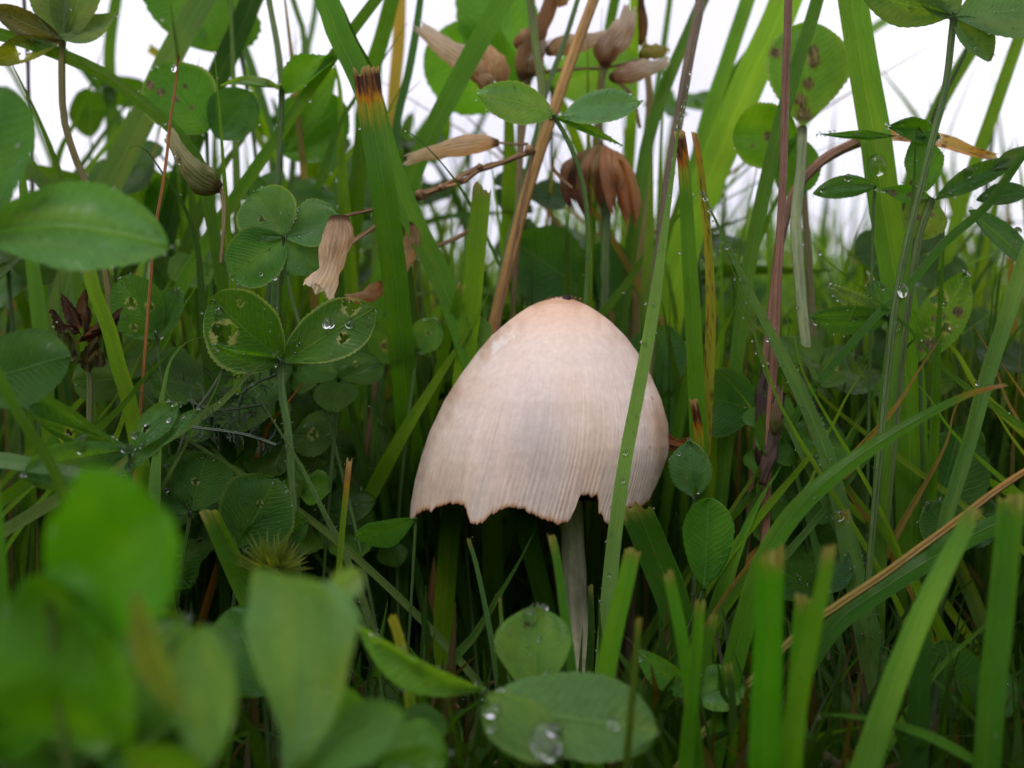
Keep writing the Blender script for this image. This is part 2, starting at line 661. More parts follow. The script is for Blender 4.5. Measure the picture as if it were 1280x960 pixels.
def leaf_blade(mb, B, T, width, col, tilt=0.0, shape='ellipse', cup=0.15, bend=0.0, nu=17, nv=26, holes=(), blots=(), teeth=0.012,
               wave=0.03, curve=0.0, edge=None, rr=None, notch=0.0, patch=True):
    """one leaflet from base B to tip T (cm)"""
    rr = rr or R
    seed = rr.uniform(0, 99)
    A = T - B
    L = A.length
    A.normalize()
    V = Vector((0, 1, 0))
    W = A.cross(V)
    if W.length < 0.1:
        W = Vector((1, 0, 0))
    W.normalize()
    W = (W + V * tilt)
    W = (W - A * W.dot(A)).normalized()
    W = W / max(math.sqrt(max(1 - W.y ** 2, 0.1)), 0.3)
    N = A.cross(W.normalized()).normalized()
    if N.y > 0:
        N = -N
    P_, C_, U_ = [], [], []
    info = []
    for j in range(nv):
        v = j / (nv - 1)
        hw = outline(shape, v)
        vv = 0.5 - 0.5 * math.cos(math.pi * v) if shape != 'lance' else v
        hw = outline(shape, vv)
        hw0 = hw
        for i in range(nu):
            u = -1 + 2 * i / (nu - 1)
            if isinstance(shape, list):
                hw = outline(shape, v, u)
                vv = v
            irr = 1 + 0.13 * noise.noise(Vector((seed + (7 if u > 0 else 0), v * 3.0, 0))) + 0.05 * noise.noise(Vector((seed + (7 if u > 0 else 0), v * 9.0, 4)))
            edgev = irr + teeth * 3 * (((j + i) % 2) - 0.5) * (abs(u) > 0.99)
            wx = u * hw * edgev
            nz = noise.noise(Vector((seed, u * 1.3, v * 2.2))) * wave * 2 * L
            h = cup * abs(wx) * width * 0.5 + nz + bend * L * (4 * vv * (1 - vv) - 1)
            side = curve * L * 4 * vv * (1 - vv)
            dv = -notch * max(0, 1 - abs(u) * 2.2) * L * 0.12 * max(0, (v - 0.8) / 0.2)
            q = B + A * (vv * L + dv) + W * (wx * width * 0.5 + side) + N * h
            P_.append(q)
            c = col
            k = noise.noise(Vector((seed + 3, u * 1.8, v * 2.5)))
            c = mixc(c, (c[0] * 1.8, c[1] * 1.3, c[2] * 0.9), k * 0.8 + 0.1)
            if edge is not None and abs(u) > 0.93:
                c = mixc(c, edge, 0.6)
            ux = wx
            for (bu, bv, br) in blots:
                r_ = math.hypot((ux - bu) * width / 2 / L, vv - bv) + noise.noise(Vector((u * 5, v * 7, seed))) * 0.03
                if r_ < br:
                    c = mixc((0.03, 0.02, 0.02), (0.16, 0.12, 0.12), abs(noise.noise(Vector((u * 9, v * 11, 1)))) * 2)
                elif r_ < br * 1.3:
                    c = mixc(c, (0.10, 0.09, 0.02), 0.5)
            for (bu, bv, br) in holes:
                r_ = math.hypot((ux - bu) * width / 2 / L, vv - bv)
                if r_ < br * 1.3:
                    c = mixc(c, (0.30, 0.28, 0.14), 0.6)
            C_.append(c)
            U_.append((wx * min(1.5, width / L), vv))
            info.append((ux, vv))

    def keep(i, j):
        if not holes:
            return True
        ux = (info[j * nu + i][0] + info[(j + 1) * nu + min(i + 1, nu - 1)][0]) / 2
        vv = (info[j * nu + i][1] + info[(j + 1) * nu + i][1]) / 2
        for (bu, bv, br) in holes:
            dx, dy = (ux - bu) * width / 2 / L, vv - bv
            rr_ = br * (1 + 0.35 * math.sin(3 * math.atan2(dy, dx) + seed))
            if math.hypot(dx, dy) < rr_:
                return False
        return True

    mb.grid(P_, C_, U_, nu, nv, keep=keep)


HOSTS = {}      # label -> (object, short words) for dew


# ------------------------------------------------------------------ the ground
def rise(y):
    """the lawn climbs gently away from the camera"""
    y = min(max(y - 10.0, 0.0), 290.0)
    return 0.085 * y * min(1.0, y / 20.0) ** 0.5


def make_ground():
    mb = MB()
    xs = sorted(set([round(x * 0.5, 3) for x in range(-36, 37)] + [s * v for s in (-1, 1) for v in (22, 28, 40, 60, 100, 200, 500, 1500, 6000)]))
    ys = sorted(set([round(-20 + y * 0.5, 3) for y in range(0, 90)] + [-6000, -1500, -300, -80, -40, -28] + [28, 34, 45, 70, 120, 200, 250, 300, 320, 600, 1500, 6000]))
    for y in ys:
        for x in xs:
            near = 1 if abs(x) < 22 and abs(y) < 26 else 0
            z = near * (0.16 * noise.noise(Vector((x * 0.35, y * 0.35, 0))) + 0.1 * noise.noise(Vector((x * 1.4, y * 1.4, 3)))) - 0.05 + rise(y)
            mb.v.append((x, y, z))
    n = len(xs)
    for j in range(len(ys) - 1):
        for i in range(n - 1):
            mb.f.append((j * n + i, j * n + i + 1, (j + 1) * n + i + 1, (j + 1) * n + i))
    o = mb.build('ground', M_SOIL, origin=(0, 0, 0))
    tag(o, 'dark damp lawn soil under the grass', None, None, 'structure')
    return o


make_ground()


# ------------------------------------------------------------------ the mushroom
def interp(tab, x):
    if x <= tab[0][0]:
        return tab[0][1]
    for (a, b), (c, d) in zip(tab, tab[1:]):
        if x <= c:
            return b + (d - b) * (x - a) / (c - a)
    return tab[-1][1]


SIL_L = [(371, 698), (374, 685), (378, 673), (384, 660), (392, 648), (402, 635), (420, 614), (440, 597), (470, 575), (500, 556), (540, 537),
         (570, 527), (600, 519), (630, 514), (660, 512), (700, 511)]
SIL_R = [(371, 702), (374, 716), (378, 726), (384, 738), (392, 750), (402, 763), (420, 781), (440, 796), (470, 813), (500, 826), (530, 834),
         (555, 836), (571, 834), (600, 827), (630, 818), (660, 812), (700, 808)]
EDGE = [(495, 646), (507, 650), (514, 653), (520, 645), (532, 637), (538, 640), (545, 635), (553, 634), (560, 630), (572, 628), (580, 632), (584, 642),
        (588, 652), (593, 656), (603, 653), (612, 645), (622, 640), (632, 637), (645, 635), (655, 637), (668, 642), (680, 650), (692, 653), (702, 655), (712, 651),
        (718, 640), (722, 626), (726, 620), (732, 619), (744, 620), (748, 628), (753, 645), (758, 656), (763, 658), (766, 650), (775, 640), (790, 634),
        (803, 632), (810, 628), (816, 616), (824, 598), (834, 570), (845, 560)]


def SILM(py, k):
    return interp((SIL_L, SIL_R)[k], py)


def cap_surface(py, th):
    xl, xr = interp(SIL_L, py), interp(SIL_R, py)
    xc, r = (xl + xr) / 2, (xr - xl) / 2
    X = (xc - 640 + r * math.cos(th)) * 0.01
    Y = r * 0.01 * math.sin(th) * 0.96
    Z = EYE + (480 - py) * 0.01
    return X, Y, Z, r * 0.01


def make_mushroom():
    root = empty('mushroom', (0.72, 0.0, 0.0), 'pale pinkish cream conical mushroom with a ragged brown rim', 'mushroom')
    NU, NV = 1320, 110
    rr = random.Random(3)
    rimn = [0] * NU
    for name, inner in (('cap', False), ('cap_lining', True)):
        mb = MB()
        pts, cols, uvs = [], [], []
        tmax = []
        for i in range(NU):
            th = 2 * math.pi * i / NU
            # find the rim height along this rib
            if math.sin(th) <= 0.0:
                e = 700
                for k in range(6):
                    X, Y, Z, r = cap_surface(e, th)
                    px = 640 + X * DIST / (DIST + Y) / 0.01
                    want = interp(EDGE, px)
                    z = EYE + (480 - want) * 0.01 * (DIST + Y) / DIST
                    e = 480 + (EYE - z) / 0.01
            else:
                c = math.cos(th)
                e = 622 + 9 * noise.noise(Vector((c * 3, math.sin(th) * 3, 4))) * 2 + 4 * noise.noise(Vector((th * 9, 1, 1)))
                wgt = abs(c) ** 6
                side = (570 if c > 0 else 652)
                e = e * (1 - wgt) + side * wgt
            e += 3.4 * noise.noise(Vector((th * 22, 7.7, 0))) + 1.8 * noise.noise(Vector((th * 90, 2.7, 0)))
            tmax.append(e)
        for j in range(NV):
            t = j / (NV - 1)
            for i in range(NU):
                th = 2 * math.pi * i / NU
                e = tmax[i]
                s = t ** 1.5
                py = 371.5 + (e - 371.5) * s
                X, Y, Z, r = cap_surface(py, th)
                q = Vector((X, Y, Z))
                yn = (py - 371.5) / 290
                if not inner:
                    amp = 0.003 * min(1, max(0, (yn - 0.18) * 1.3)) ** 1.5 * (1 + 0.9 * noise.noise(Vector((th * 7, yn * 1.5, 5))))
                    lob = 0.008 * noise.noise(Vector((math.cos(th) * 2.2, math.sin(th) * 2.2, yn * 2)))
                    st = math.sin(th * 170 + 7 * noise.noise(Vector((th * 6, yn * 1.2, 0)))) * amp
                    crease = 0
                    # soft fold running down the right shoulder
                    d = (th - (-0.62 - 0.12 * yn))
                    d = (d + math.pi) % (2 * math.pi) - math.pi
                    crease = -0.008 * math.exp(-(d / 0.07) ** 2) * max(0, min(1, (yn - 0.2) * 4))
                    k = st + lob * yn + crease + 0.0025 * noise.noise(Vector((X * 9, Y * 9, Z * 5)))
                    q += Vector((math.cos(th), math.sin(th), 0.25)) * k
                else:
                    off = 0.045 * min(1.0, 1 - 0.6 * s)
                    q -= Vector((math.cos(th) * off, math.sin(th) * off, off * (1.6 - t)))
                pts.append(q)
                px = 640 + q.x * DIST / (DIST + q.y) / 0.01
                pyy = 480 + (EYE - q.z) / 0.01 * DIST / (DIST + q.y)
                if inner:
                    c = mixc((0.10, 0.055, 0.035), (0.05, 0.02, 0.015), s)
                else:
                    c = (0.70, 0.565, 0.50)
                    nn = noise.noise(Vector((px / 60, pyy / 90, 0)))
                    c = mixc(c, (0.66, 0.48, 0.39), nn * 1.2)
                    # warm crown and shoulders, grey middle, pinkish lower right, tan lower left: skin colours and some painted edge shading
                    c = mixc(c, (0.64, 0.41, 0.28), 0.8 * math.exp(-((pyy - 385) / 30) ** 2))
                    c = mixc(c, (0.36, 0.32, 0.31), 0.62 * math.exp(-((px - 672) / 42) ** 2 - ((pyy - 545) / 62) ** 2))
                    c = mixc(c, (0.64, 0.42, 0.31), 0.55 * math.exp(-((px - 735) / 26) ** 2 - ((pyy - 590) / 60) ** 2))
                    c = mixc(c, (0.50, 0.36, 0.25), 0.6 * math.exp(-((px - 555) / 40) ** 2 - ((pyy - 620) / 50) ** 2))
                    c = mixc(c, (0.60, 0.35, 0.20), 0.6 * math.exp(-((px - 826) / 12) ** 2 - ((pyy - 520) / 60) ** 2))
                    # scuffed white graze on the upper left shoulder
                    gx, gy = (px - 627), (pyy - 427)
                    ga, gb = gx * 0.8 - gy * 0.6, gx * 0.6 + gy * 0.8
                    gz = (ga / 19) ** 2 + (gb / 5.5) ** 2 - 1.5 * noise.noise(Vector((px / 5, pyy / 4, 2)))
                    c = mixc(c, (0.80, 0.75, 0.72), max(0, min(0.8, (1.25 - gz) * 1.1)))
                    # brown stains below the crown and along the flanks, doubling as painted edge shading
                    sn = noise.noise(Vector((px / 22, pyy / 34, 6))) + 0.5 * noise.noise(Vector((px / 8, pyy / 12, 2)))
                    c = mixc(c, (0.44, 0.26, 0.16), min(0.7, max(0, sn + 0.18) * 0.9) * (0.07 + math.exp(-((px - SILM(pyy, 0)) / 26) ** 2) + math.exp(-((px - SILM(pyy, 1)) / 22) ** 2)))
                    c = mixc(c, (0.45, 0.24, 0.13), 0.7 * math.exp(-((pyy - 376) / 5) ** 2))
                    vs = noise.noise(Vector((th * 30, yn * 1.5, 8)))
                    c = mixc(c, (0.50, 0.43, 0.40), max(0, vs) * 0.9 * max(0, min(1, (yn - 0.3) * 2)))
                    d = e - py
                    ed = 2.6 + 4.0 * abs(noise.noise(Vector((th * 14, 3, 0)))) + 5 * max(0, noise.noise(Vector((th * 4, 9, 0))))
                    if d < ed * 0.45:
                        c = mixc((0.10, 0.03, 0.015), (0.36, 0.12, 0.03), abs(noise.noise(Vector((th * 40, 5, 0)))) * 2.5)
                    elif d < ed * 1.6:
                        c = mixc((0.50, 0.29, 0.15), c, (d / ed - 0.45) / 1.15)
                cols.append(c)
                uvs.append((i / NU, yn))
        mb.grid(pts, cols, uvs, NU, NV, wrap=True)
        # close the seam between skin and lining with the crown
        mb.fan(list(range(NU)), Vector((0.6, 0, EYE + (480 - (371.3 if not inner else 378)) * 0.01)), cols[0], (0, 0))
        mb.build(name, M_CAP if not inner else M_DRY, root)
    # gills: thin plates hanging from the lining
    mb = MB()
    for k in range(84):
        th = 2 * math.pi * k / 84
        rows = []
        for j in range(9):
            py = 395 + j * 27
            X, Y, Z, r = cap_surface(py, th)
            xl, xr = interp(SIL_L, py), interp(SIL_R, py)
            cx = ((xl + xr) / 2 - 640) * 0.01
            o_ = Vector((X, Y, Z - 0.03))
            c_ = Vector((cx, 0, Z - 0.06))
            d = (c_ - o_)
            a = o_ + d.normalized() * min(0.075, r * 0.5)
            b = o_ + d.normalized() * min(0.42, r * 0.9)
            rows.append((a, b))
        b0 = len(mb.v)
        for a, b in rows:
            for s_ in (-0.006, 0.006):
                side = Vector((-math.sin(th), math.cos(th), 0)) * s_
                mb.v += [a + side, b + side]
                mb.c += [(0.07, 0.035, 0.025), (0.03, 0.016, 0.012)]
                mb.uv += [(0, 0), (1, 0)]
        for j in range(8):
            q = b0 + j * 4
            n_ = q + 4
            mb.f += [(q, q + 1, n_ + 1, n_), (q + 2, n_ + 2, n_ + 3, q + 3), (q + 1, q + 3, n_ + 3, n_ + 1)]
    tag(mb.build('gills', M_DRY, root, smooth=False), kind='stuff')
    # stem
    mb = MB()
    path = [P(700, 392, 0), P(706, 520, 0), P(714, 640, 0), P(719, 740, 0), P(726, 850, 0), P(732, 945, 0)]
    tube(mb, path, [0.10, 0.135, 0.145, 0.15, 0.16, 0.185], (0.42, 0.40, 0.26), nv=90, nu=40, bumps=0.08, rr=rr)
    mb.build('stem', M_STEM, root)
    # dark crumb on the crown
    mb = MB()
    blob(mb, P(708, 375, -0.12), 0.065, (0.02, 0.012, 0.01), rr)
    for k in range(9):
        blob(mb, P(684 + k * 5 + rr.uniform(-2, 2), 375 - 3 * math.sin(k * 0.35) + rr.uniform(-0.6, 0.8), -0.1), 0.02, (0.22, 0.11, 0.06), rr)
    blob(mb, P(716, 379, -0.14), 0.028, (0.03, 0.018, 0.012), rr)
    mb.build('crown_scab', M_STEM, root)
    # torn orange-brown veil threads off the rim
    mb = MB()
    for k in range(9):
        a = P(833 + rr.uniform(-2, 2), 548 + rr.uniform(-8, 14), -0.3)
        e = P(846 + rr.uniform(0, 40) * (k % 3) / 2, 553 + rr.uniform(-10, 12), -0.3)
        tube(mb, [a, a.lerp(e, 0.5) + Vector((0, 0, rr.uniform(-0.05, 0.02))), e], [0.028, 0.014, 0.005], (0.42, 0.17, 0.07), nv=8, nu=5)
    tube(mb, [P(834, 552, -0.3), P(850, 556, -0.3), P(868, 557, -0.3), P(878, 560, -0.3)], [0.05, 0.035, 0.03, 0.01], (0.45, 0.20, 0.09), nv=12, nu=6, bumps=0.8)
    mb.build('torn_rim_fragment', M_DRY, root)
    return root


def blob(mb, c, r, col, rr, sq=(1, 1, 1)):
    nu, nv = 10, 8
    b = len(mb.v)
    seed = rr.uniform(0, 99)
    P_, C_, U_ = [], [], []
    for j in range(nv):
        ph = math.pi * j / (nv - 1)
        for i in range(nu):
            th = 2 * math.pi * i / nu
            d = Vector((math.sin(ph) * math.cos(th) * sq[0], math.sin(ph) * math.sin(th) * sq[1], math.cos(ph) * sq[2]))
            k = 1 + 0.5 * noise.noise(d * 2 + Vector((seed, 0, 0)))
            P_.append(c + d * r * k)
            C_.append(col)
            U_.append((i / nu, j / nv))
    mb.grid(P_, C_, U_, nu, nv, wrap=True)


make_mushroom()


# ------------------------------------------------------------------ grass blades, one by one
def bl(label, pts, wpx, Y=0.0, col=G_MID, tip='point', group=None, face=None, twist=None, fold=0.28, nv=None, nu=9, drop=True, dew=0,
       dewr=(0.012, 0.03), base=None, spots=0, cat='grass blade', host=None, crinkle=0.04):
    path = ground_path(pts, Y, drop)
    if isinstance(wpx, (int, float)):
        wcm = pxw(wpx, Y)
        wcm = [wcm, wcm * 1.02, wcm * 0.92] if drop else wcm
    else:
        wcm = [pxw(x, Y) for x in wpx]
    mb = MB()
    if face is None:
        face = R.uniform(-28, 28)
    if twist is None:
        twist = R.uniform(-25, 25)
    ribbon(mb, path, wcm, jig(tuple(x * k_ for x, k_ in zip(col, (1.15, 1.18, 1.0))), 0.08), tip, face, twist, fold, nv or 60, nu, crinkle=crinkle, base_col=base, spots=spots)
    o = mb.build('grass_blade', M_BLADE)
    tag(o, label, cat, group)
    if dew:
        DEW.append((o, host or label, dew, dewr))
    return o


DEW = []
GT = 'grass blades standing among the clover'

# --- upper left
bl('wide grey-green ribbed blade slanting behind the spotted round leaflet', [(272, -30), (215, 68), (180, 145), (150, 205), (118, 270), (90, 340)], [26, 30, 33, 34, 30, 26], 2.2, G_GREY, 'off', fold=0.12, face=-5, twist=5)
bl('broad dark blade leaning up past the topmost clover leaflet', [(330, -30), (300, 40), (277, 90), (243, 175), (215, 270), (205, 330)], [22, 28, 30, 26, 24, 22], 3, G_DARK, 'off', fold=0.3)
bl('long arching blade with a fat dewdrop hanging under it', [(-40, 36), (0, 43), (60, 62), (125, 90), (165, 118), (210, 155), (248, 200), (262, 260)], [14, 14, 16, 16, 15, 15, 12, 10], 0.2, G_MID, 'off', dew=9, host='long arching blade under the spotted leaflets', fold=0.3, face=10, twist=0)
bl('long straight blade crossing diagonally behind the paired clover leaves', [(520, -60), (425, 60), (345, 175), (285, 262), (232, 350), (200, 433)], [11, 14, 15, 18, 24, 26], 0.9, G_MID, 'off', face=5, twist=10, dew=3, host='diagonal blade behind the paired clover leaves')
bl('thin bright spike with a needle tip beside the greenish bud', [(267, 52), (272, 110), (276, 160), (283, 250), (290, 350)], [5, 7, 9, 11, 12], -0.1, G_BRI, 'point', face=5)
bl('dark hooked blade curling over beside the reddish straw', [(160, 186), (168, 181), (185, 190), (207, 222), (230, 258), (245, 300), (252, 360)], [5, 9, 13, 15, 16, 15, 14], -0.4, G_DARK, 'point', face=15, twist=30)
bl('smooth blade rising behind the big grey-green leaflet', [(10, 70), (28, 105), (45, 140), (66, 190), (80, 235), (95, 330)], [7, 11, 13, 15, 15, 14], 0.6, G_MID, 'point')
bl('dim blade curving under the topmost leaf against the pale sky', [(282, 10), (305, 60), (322, 110), (337, 165), (345, 260)], [8, 10, 12, 12, 11], 6, (0.045, 0.10, 0.05), 'off')
bl('slim blade standing behind the brown clover stalk', [(150, -20), (138, 60), (140, 120), (142, 200), (150, 300)], [14, 16, 17, 16, 14], 7, G_MID, 'off')
bl('short diagonal blade crossing the pale gap beneath the drop', [(130, 55), (112, 110), (95, 150), (72, 200), (60, 300)], [5, 9, 11, 12, 12], 4.5, G_MID, 'point')
bl('bright blade leaning inward behind the ribbed grey-green one', [(190, 100), (150, 160), (120, 200), (90, 240), (60, 320)], [6, 14, 18, 18, 16], 3.6, G_BRI, 'point')
bl('thin bluish blade curving over at the hairy stem top', [(368, -40), (366, 0), (378, 35), (380, 75), (372, 140)], [6, 7, 8, 8, 8], 5, (0.06, 0.12, 0.08), 'off')
bl('faint narrow blade beside the hairy stem in the haze', [(400, -30), (392, 30), (385, 65), (382, 160)], [7, 8, 8, 7], 8, (0.06, 0.12, 0.08), 'off')
bl('mid-green blade passing under the large grey-green leaflet, running steeply down', [(112, 330), (118, 360), (137, 410), (150, 460), (165, 515)], [18, 21, 20, 19, 17], -1.2, G_BRI, 'cut', face=0, fold=0.35)
bl('pale green blade curled over like a ribbon above the dewy leaf', [(262, 421), (244, 423), (228, 432), (213, 452), (206, 480), (201, 510), (198, 550)], [6, 12, 19, 24, 24, 22, 16], -1.4, (0.10, 0.19, 0.07), 'point', face=20, twist=40, fold=0.35)
bl('bright narrow blade crossing low in front of the dark round leaf', [(-30, 425), (0, 472), (25, 520), (52, 560), (80, 620)], [10, 13, 14, 13, 12], -4, G_MID, 'off')
bl('pale shining blade lying flat under the dewy clover leaf', [(175, 588), (120, 592), (60, 586), (0, 577), (-70, 580)], [6, 16, 20, 19, 16], -3.5, (0.12, 0.20, 0.11), 'point', drop=False, face=35, twist=5)

# --- upper middle
bl('wide dark blade cut flat with a burnt brown and orange end', [(458, 86), (466, 150), (477, 220), (488, 300, -0.5), (497, 380, -0.2), (506, 480, 0.5), (511, 560, 1.3)], [33, 33, 34, 34, 33, 33, 28], -0.7, (0.040, 0.115, 0.014), 'burnt', face=2, twist=-4, fold=0.14, nv=110, nu=17, host='burnt-tipped cut blade')
bl('broad folded blade crossing behind the burnt-tipped one', [(402, -8), (422, 45), (447, 95), (470, 155), (492, 225), (525, 300), (562, 378)], [26, 30, 30, 28, 27, 24, 20], 0.4, (0.055, 0.14, 0.016), 'off', face=-20, twist=15, fold=0.45, nu=11)
bl('second slim blade hugging the folded one behind the burnt tip', [(418, 0), (440, 48), (460, 84), (476, 130), (488, 190), (500, 260)], [9, 13, 14, 13, 12, 10], 0.7, G_DARK, 'off', face=30)
bl('bright blade slanting across the withered florets', [(655, -45), (630, 0), (590, 70), (553, 140), (528, 190), (512, 232), (490, 300)], [25, 26, 26, 25, 25, 24, 20], 1.6, (0.055, 0.14, 0.016), 'off', fold=0.3, face=8, twist=10)
bl('upright blade with blunt top behind the small paired leaflets', [(622, 18), (630, 60), (635, 120), (637, 200), (636, 300), (634, 380)], [12, 18, 22, 22, 22, 20], 3.4, G_BRI, 'point', face=5)
bl('short bright blade snipped square just above the cap shoulder', [(603, 235), (599, 275), (594, 330), (588, 395), (580, 460)], [23, 25, 25, 25, 22], 0.4, G_BRI, 'cut', face=0, fold=0.22, nv=70, nu=13)
bl('thin blunt blade leaning beside the cap shoulder', [(577, 355, 0.2), (562, 415, 0.5), (546, 480, 0.9), (531, 550, 1.3), (520, 620, 1.6)], [10, 13, 14, 13, 12], 0.8, G_MID, 'cut', face=10)
bl('long blade with a torn pale tip bending down left of the cap', [(614, 360), (600, 388), (575, 430), (543, 480), (503, 545), (468, 610), (440, 670)], [7, 15, 18, 19, 18, 17, 14], 0.35, G_BRI, 'point', face=15, twist=20)
bl('fine dark grass stem slipping behind the brown twigs', [(486, 148), (520, 172), (553, 205), (585, 250, 0.8), (610, 300, 2.2), (635, 355, 3.0)], [3, 4, 5, 5, 5, 4], -0.2, (0.035, 0.085, 0.05), 'point', face=0, drop=False)
bl('soft green blade rising between the burnt tip and the twigs', [(412, 60), (425, 110), (427, 180), (432, 260), (440, 350)], [14, 17, 18, 18, 17], 2.4, G_BRI, 'point')
bl('dark blade leaning up to the frame edge beside the withered floret', [(498, -30), (478, 45), (462, 100), (452, 180)], [14, 20, 20, 16], 2.8, G_MID, 'off')
bl('sharp dark blade with a pointed tip crossing the pale stalks', [(510, 28), (492, 55), (472, 85), (440, 130), (410, 200)], [5, 12, 14, 14, 13], 2.2, G_MID, 'point')
bl('slim bluish blade standing beside the white floret tip', [(530, -30), (520, 40), (510, 95), (497, 150), (490, 230)], [8, 10, 11, 11, 10], 2.6, (0.04, 0.10, 0.05), 'off')
bl('straw-tinted upright blade blurred behind the bluish one', [(500, -30), (498, 50), (492, 120), (488, 220)], [15, 15, 14, 13], 5, (0.20, 0.15, 0.06), 'off')
bl('narrow blade slanting behind the golden straw', [(775, -30), (760, 40), (755, 90), (745, 180), (740, 260)], [11, 13, 13, 13, 12], 5, G_MID, 'off')
bl('upright blade behind the curved white floret', [(796, -30), (793, 60), (790, 150), (785, 240)], [13, 14, 14, 13], 6, G_BRI, 'off')
bl('narrow green blade crossing toward the cap crown from the tall stems', [(875, 235), (850, 268), (817, 303), (783, 354), (750, 396), (720, 450)], [8, 12, 14, 15, 15, 12], 1.9, G_MID, 'point', dew=3, host='narrow blade behind the cap crown')
bl('tall blurred blade rising behind the lime floret', [(890, -20), (862, 40), (838, 95), (815, 160), (800, 240)], [12, 15, 16, 16, 14], 2.6, (0.055, 0.12, 0.03), 'off')
bl('slim dim blade against the bright sky beside the brown stalk', [(842, -30), (832, 40), (825, 90), (812, 180)], [7, 8, 9, 9], 5.5, (0.05, 0.11, 0.06), 'off')

# --- in front of the cap and to its right
bl('long grey-green ribbed blade hanging down across the cap', [(866, 92), (857, 122), (848, 160), (836, 250), (824, 335), (812, 415), (796, 500), (783, 567), (772, 640), (765, 700), (757, 790)],
   [4, 8, 12, 15, 16, 17, 18, 19, 20, 20, 20], -2.1, (0.115, 0.195, 0.085), 'point', face=4, twist=-8, fold=0.1, nv=110, nu=13, dew=16, dewr=(0.010, 0.022), host='long blade across the cap')
bl('narrow brown-tipped stub beside the cap blade', [(849, 165), (855, 215), (860, 300), (866, 400), (871, 500), (874, 570)], [14, 19, 21, 22, 22, 19], -0.5, (0.05, 0.125, 0.008), 'burnt', face=10, nv=80)
bl('yellowing blade flecked with rust beside the brown-tipped stub', [(868, 166), (876, 215), (884, 290), (888, 380), (886, 470), (880, 570)], [8, 11, 14, 17, 17, 15], -0.35, (0.17, 0.17, 0.025), 'tan', face=0, fold=0.15, nv=90, spots=1)
bl('hairy grey-green blade sweeping down from the rusty stub', [(868, 222), (888, 262), (906, 300), (935, 360), (964, 418), (1000, 490), (1030, 560), (1052, 640), (1075, 740), (1097, 840)],
   [5, 11, 14, 17, 19, 22, 23, 26, 28, 30], -1.1, (0.075, 0.15, 0.06), 'point', face=5, twist=5, fold=0.18, nv=110, nu=11, dew=26, dewr=(0.012, 0.034), host='hairy sweeping blade')
bl('very wide bright backlit blade leaning behind the red stalk', [(1000, -40), (968, 35), (935, 105), (900, 190), (875, 250), (850, 330)], [30, 38, 42, 40, 36, 30], 3, (0.12, 0.24, 0.02), 'off', fold=0.2, face=0, nu=11)
bl('paler long blade parallel to the wide backlit one', [(950, -40), (925, 30), (905, 90), (885, 150), (868, 230)], [14, 18, 20, 20, 18], 3.8, (0.08, 0.17, 0.03), 'off', face=10)
bl('green blade leaning beside the spotted oval leaf', [(1035, -40), (1015, 25), (990, 105), (965, 200), (945, 290), (930, 380)], [13, 15, 17, 17, 16, 14], 0.8, (0.05, 0.12, 0.02), 'off')
bl('broad upright blade with a pale midrib, tallest of its clump', [(1055, -50), (1064, 0), (1078, 90), (1092, 170), (1103, 250), (1118, 340), (1130, 440), (1136, 540), (1140, 700)],
   [34, 37, 38, 40, 42, 42, 42, 42, 40], 0.3, (0.075, 0.17, 0.018), 'off', face=0, twist=8, fold=0.32, nv=100, nu=13)
bl('bright blade reaching up to the corner beyond the weed leaves', [(1300, -30), (1268, 60), (1240, 140), (1215, 210), (1190, 290), (1170, 380)], [15, 17, 18, 18, 18, 16], 3.2, G_BRI, 'off', dew=3, host='bright blade beyond the weed leaves')
bl('narrow stalk-like blade slanting across the weed leaves', [(1310, 155), (1280, 190), (1232, 258), (1180, 303), (1132, 361), (1093, 397), (1021, 480), (990, 530)], [8, 10, 11, 11, 10, 10, 9, 8], -0.6, (0.04, 0.10, 0.02), 'off', face=0, fold=0.5)
bl('blade beside the broad upright one, fading into the shade', [(1145, 160), (1142, 230), (1136, 300), (1120, 400), (1108, 500), (1100, 610), (1096, 720)], [7, 15, 20, 22, 22, 22, 20], -0.6, (0.055, 0.13, 0.022), 'point', nv=80)
bl('slim upright green stalk blade beside the lacy leaf', [(1182, 250), (1178, 330), (1172, 430), (1168, 540), (1163, 650)], [6, 11, 12, 12, 11], -0.3, G_MID, 'point')
bl('pale green dewy blade leaning across the dark leaf', [(1290, 300), (1262, 380), (1234, 465), (1212, 545), (1192, 610), (1178, 660)], [18, 22, 23, 21, 18, 15], -1.3, (0.075, 0.155, 0.06), 'off', dew=8, host='pale leaning blade by the dark leaf')
bl('thick dark blade bending outward to a dry orange tip', [(1256, 481), (1235, 486), (1208, 494), (1143, 526), (1071, 572), (1007, 625), (960, 690), (930, 780)], [4, 12, 20, 24, 26, 26, 24, 22], -3.0, (0.045, 0.13, 0.012), 'tan', face=12, twist=15, fold=0.3)
bl('short bright leaf-like blade behind the yellowing stubs', [(928, 360), (918, 385), (903, 418), (895, 450), (890, 500)], [5, 22, 26, 18, 14], 0.9, G_BRI, 'point')
bl('green blade rising into the pale gap between stalks', [(1085, 255), (1072, 290), (1058, 330), (1050, 380), (1045, 450)], [4, 11, 14, 14, 12], 2.4, G_BRI, 'point')
bl('bright blade seen through the gap beside the white sky patch', [(1075, 300), (1082, 340), (1086, 380), (1085, 440)], [7, 10, 11, 10], 3.5, G_BRI, 'point')
bl('distant pale blade crossing the sky beyond the broad one', [(1140, 5), (1110, 25), (1080, 45), (1030, 110)], [10, 11, 11, 10], 9, (0.10, 0.19, 0.10), 'off', face=0)
bl('hair-thin dark stalk against the sky beside the weed top', [(1222, 30), (1205, 70), (1180, 120), (1160, 165)], [3, 4, 4, 3], 1.0, (0.04, 0.05, 0.05), 'off')
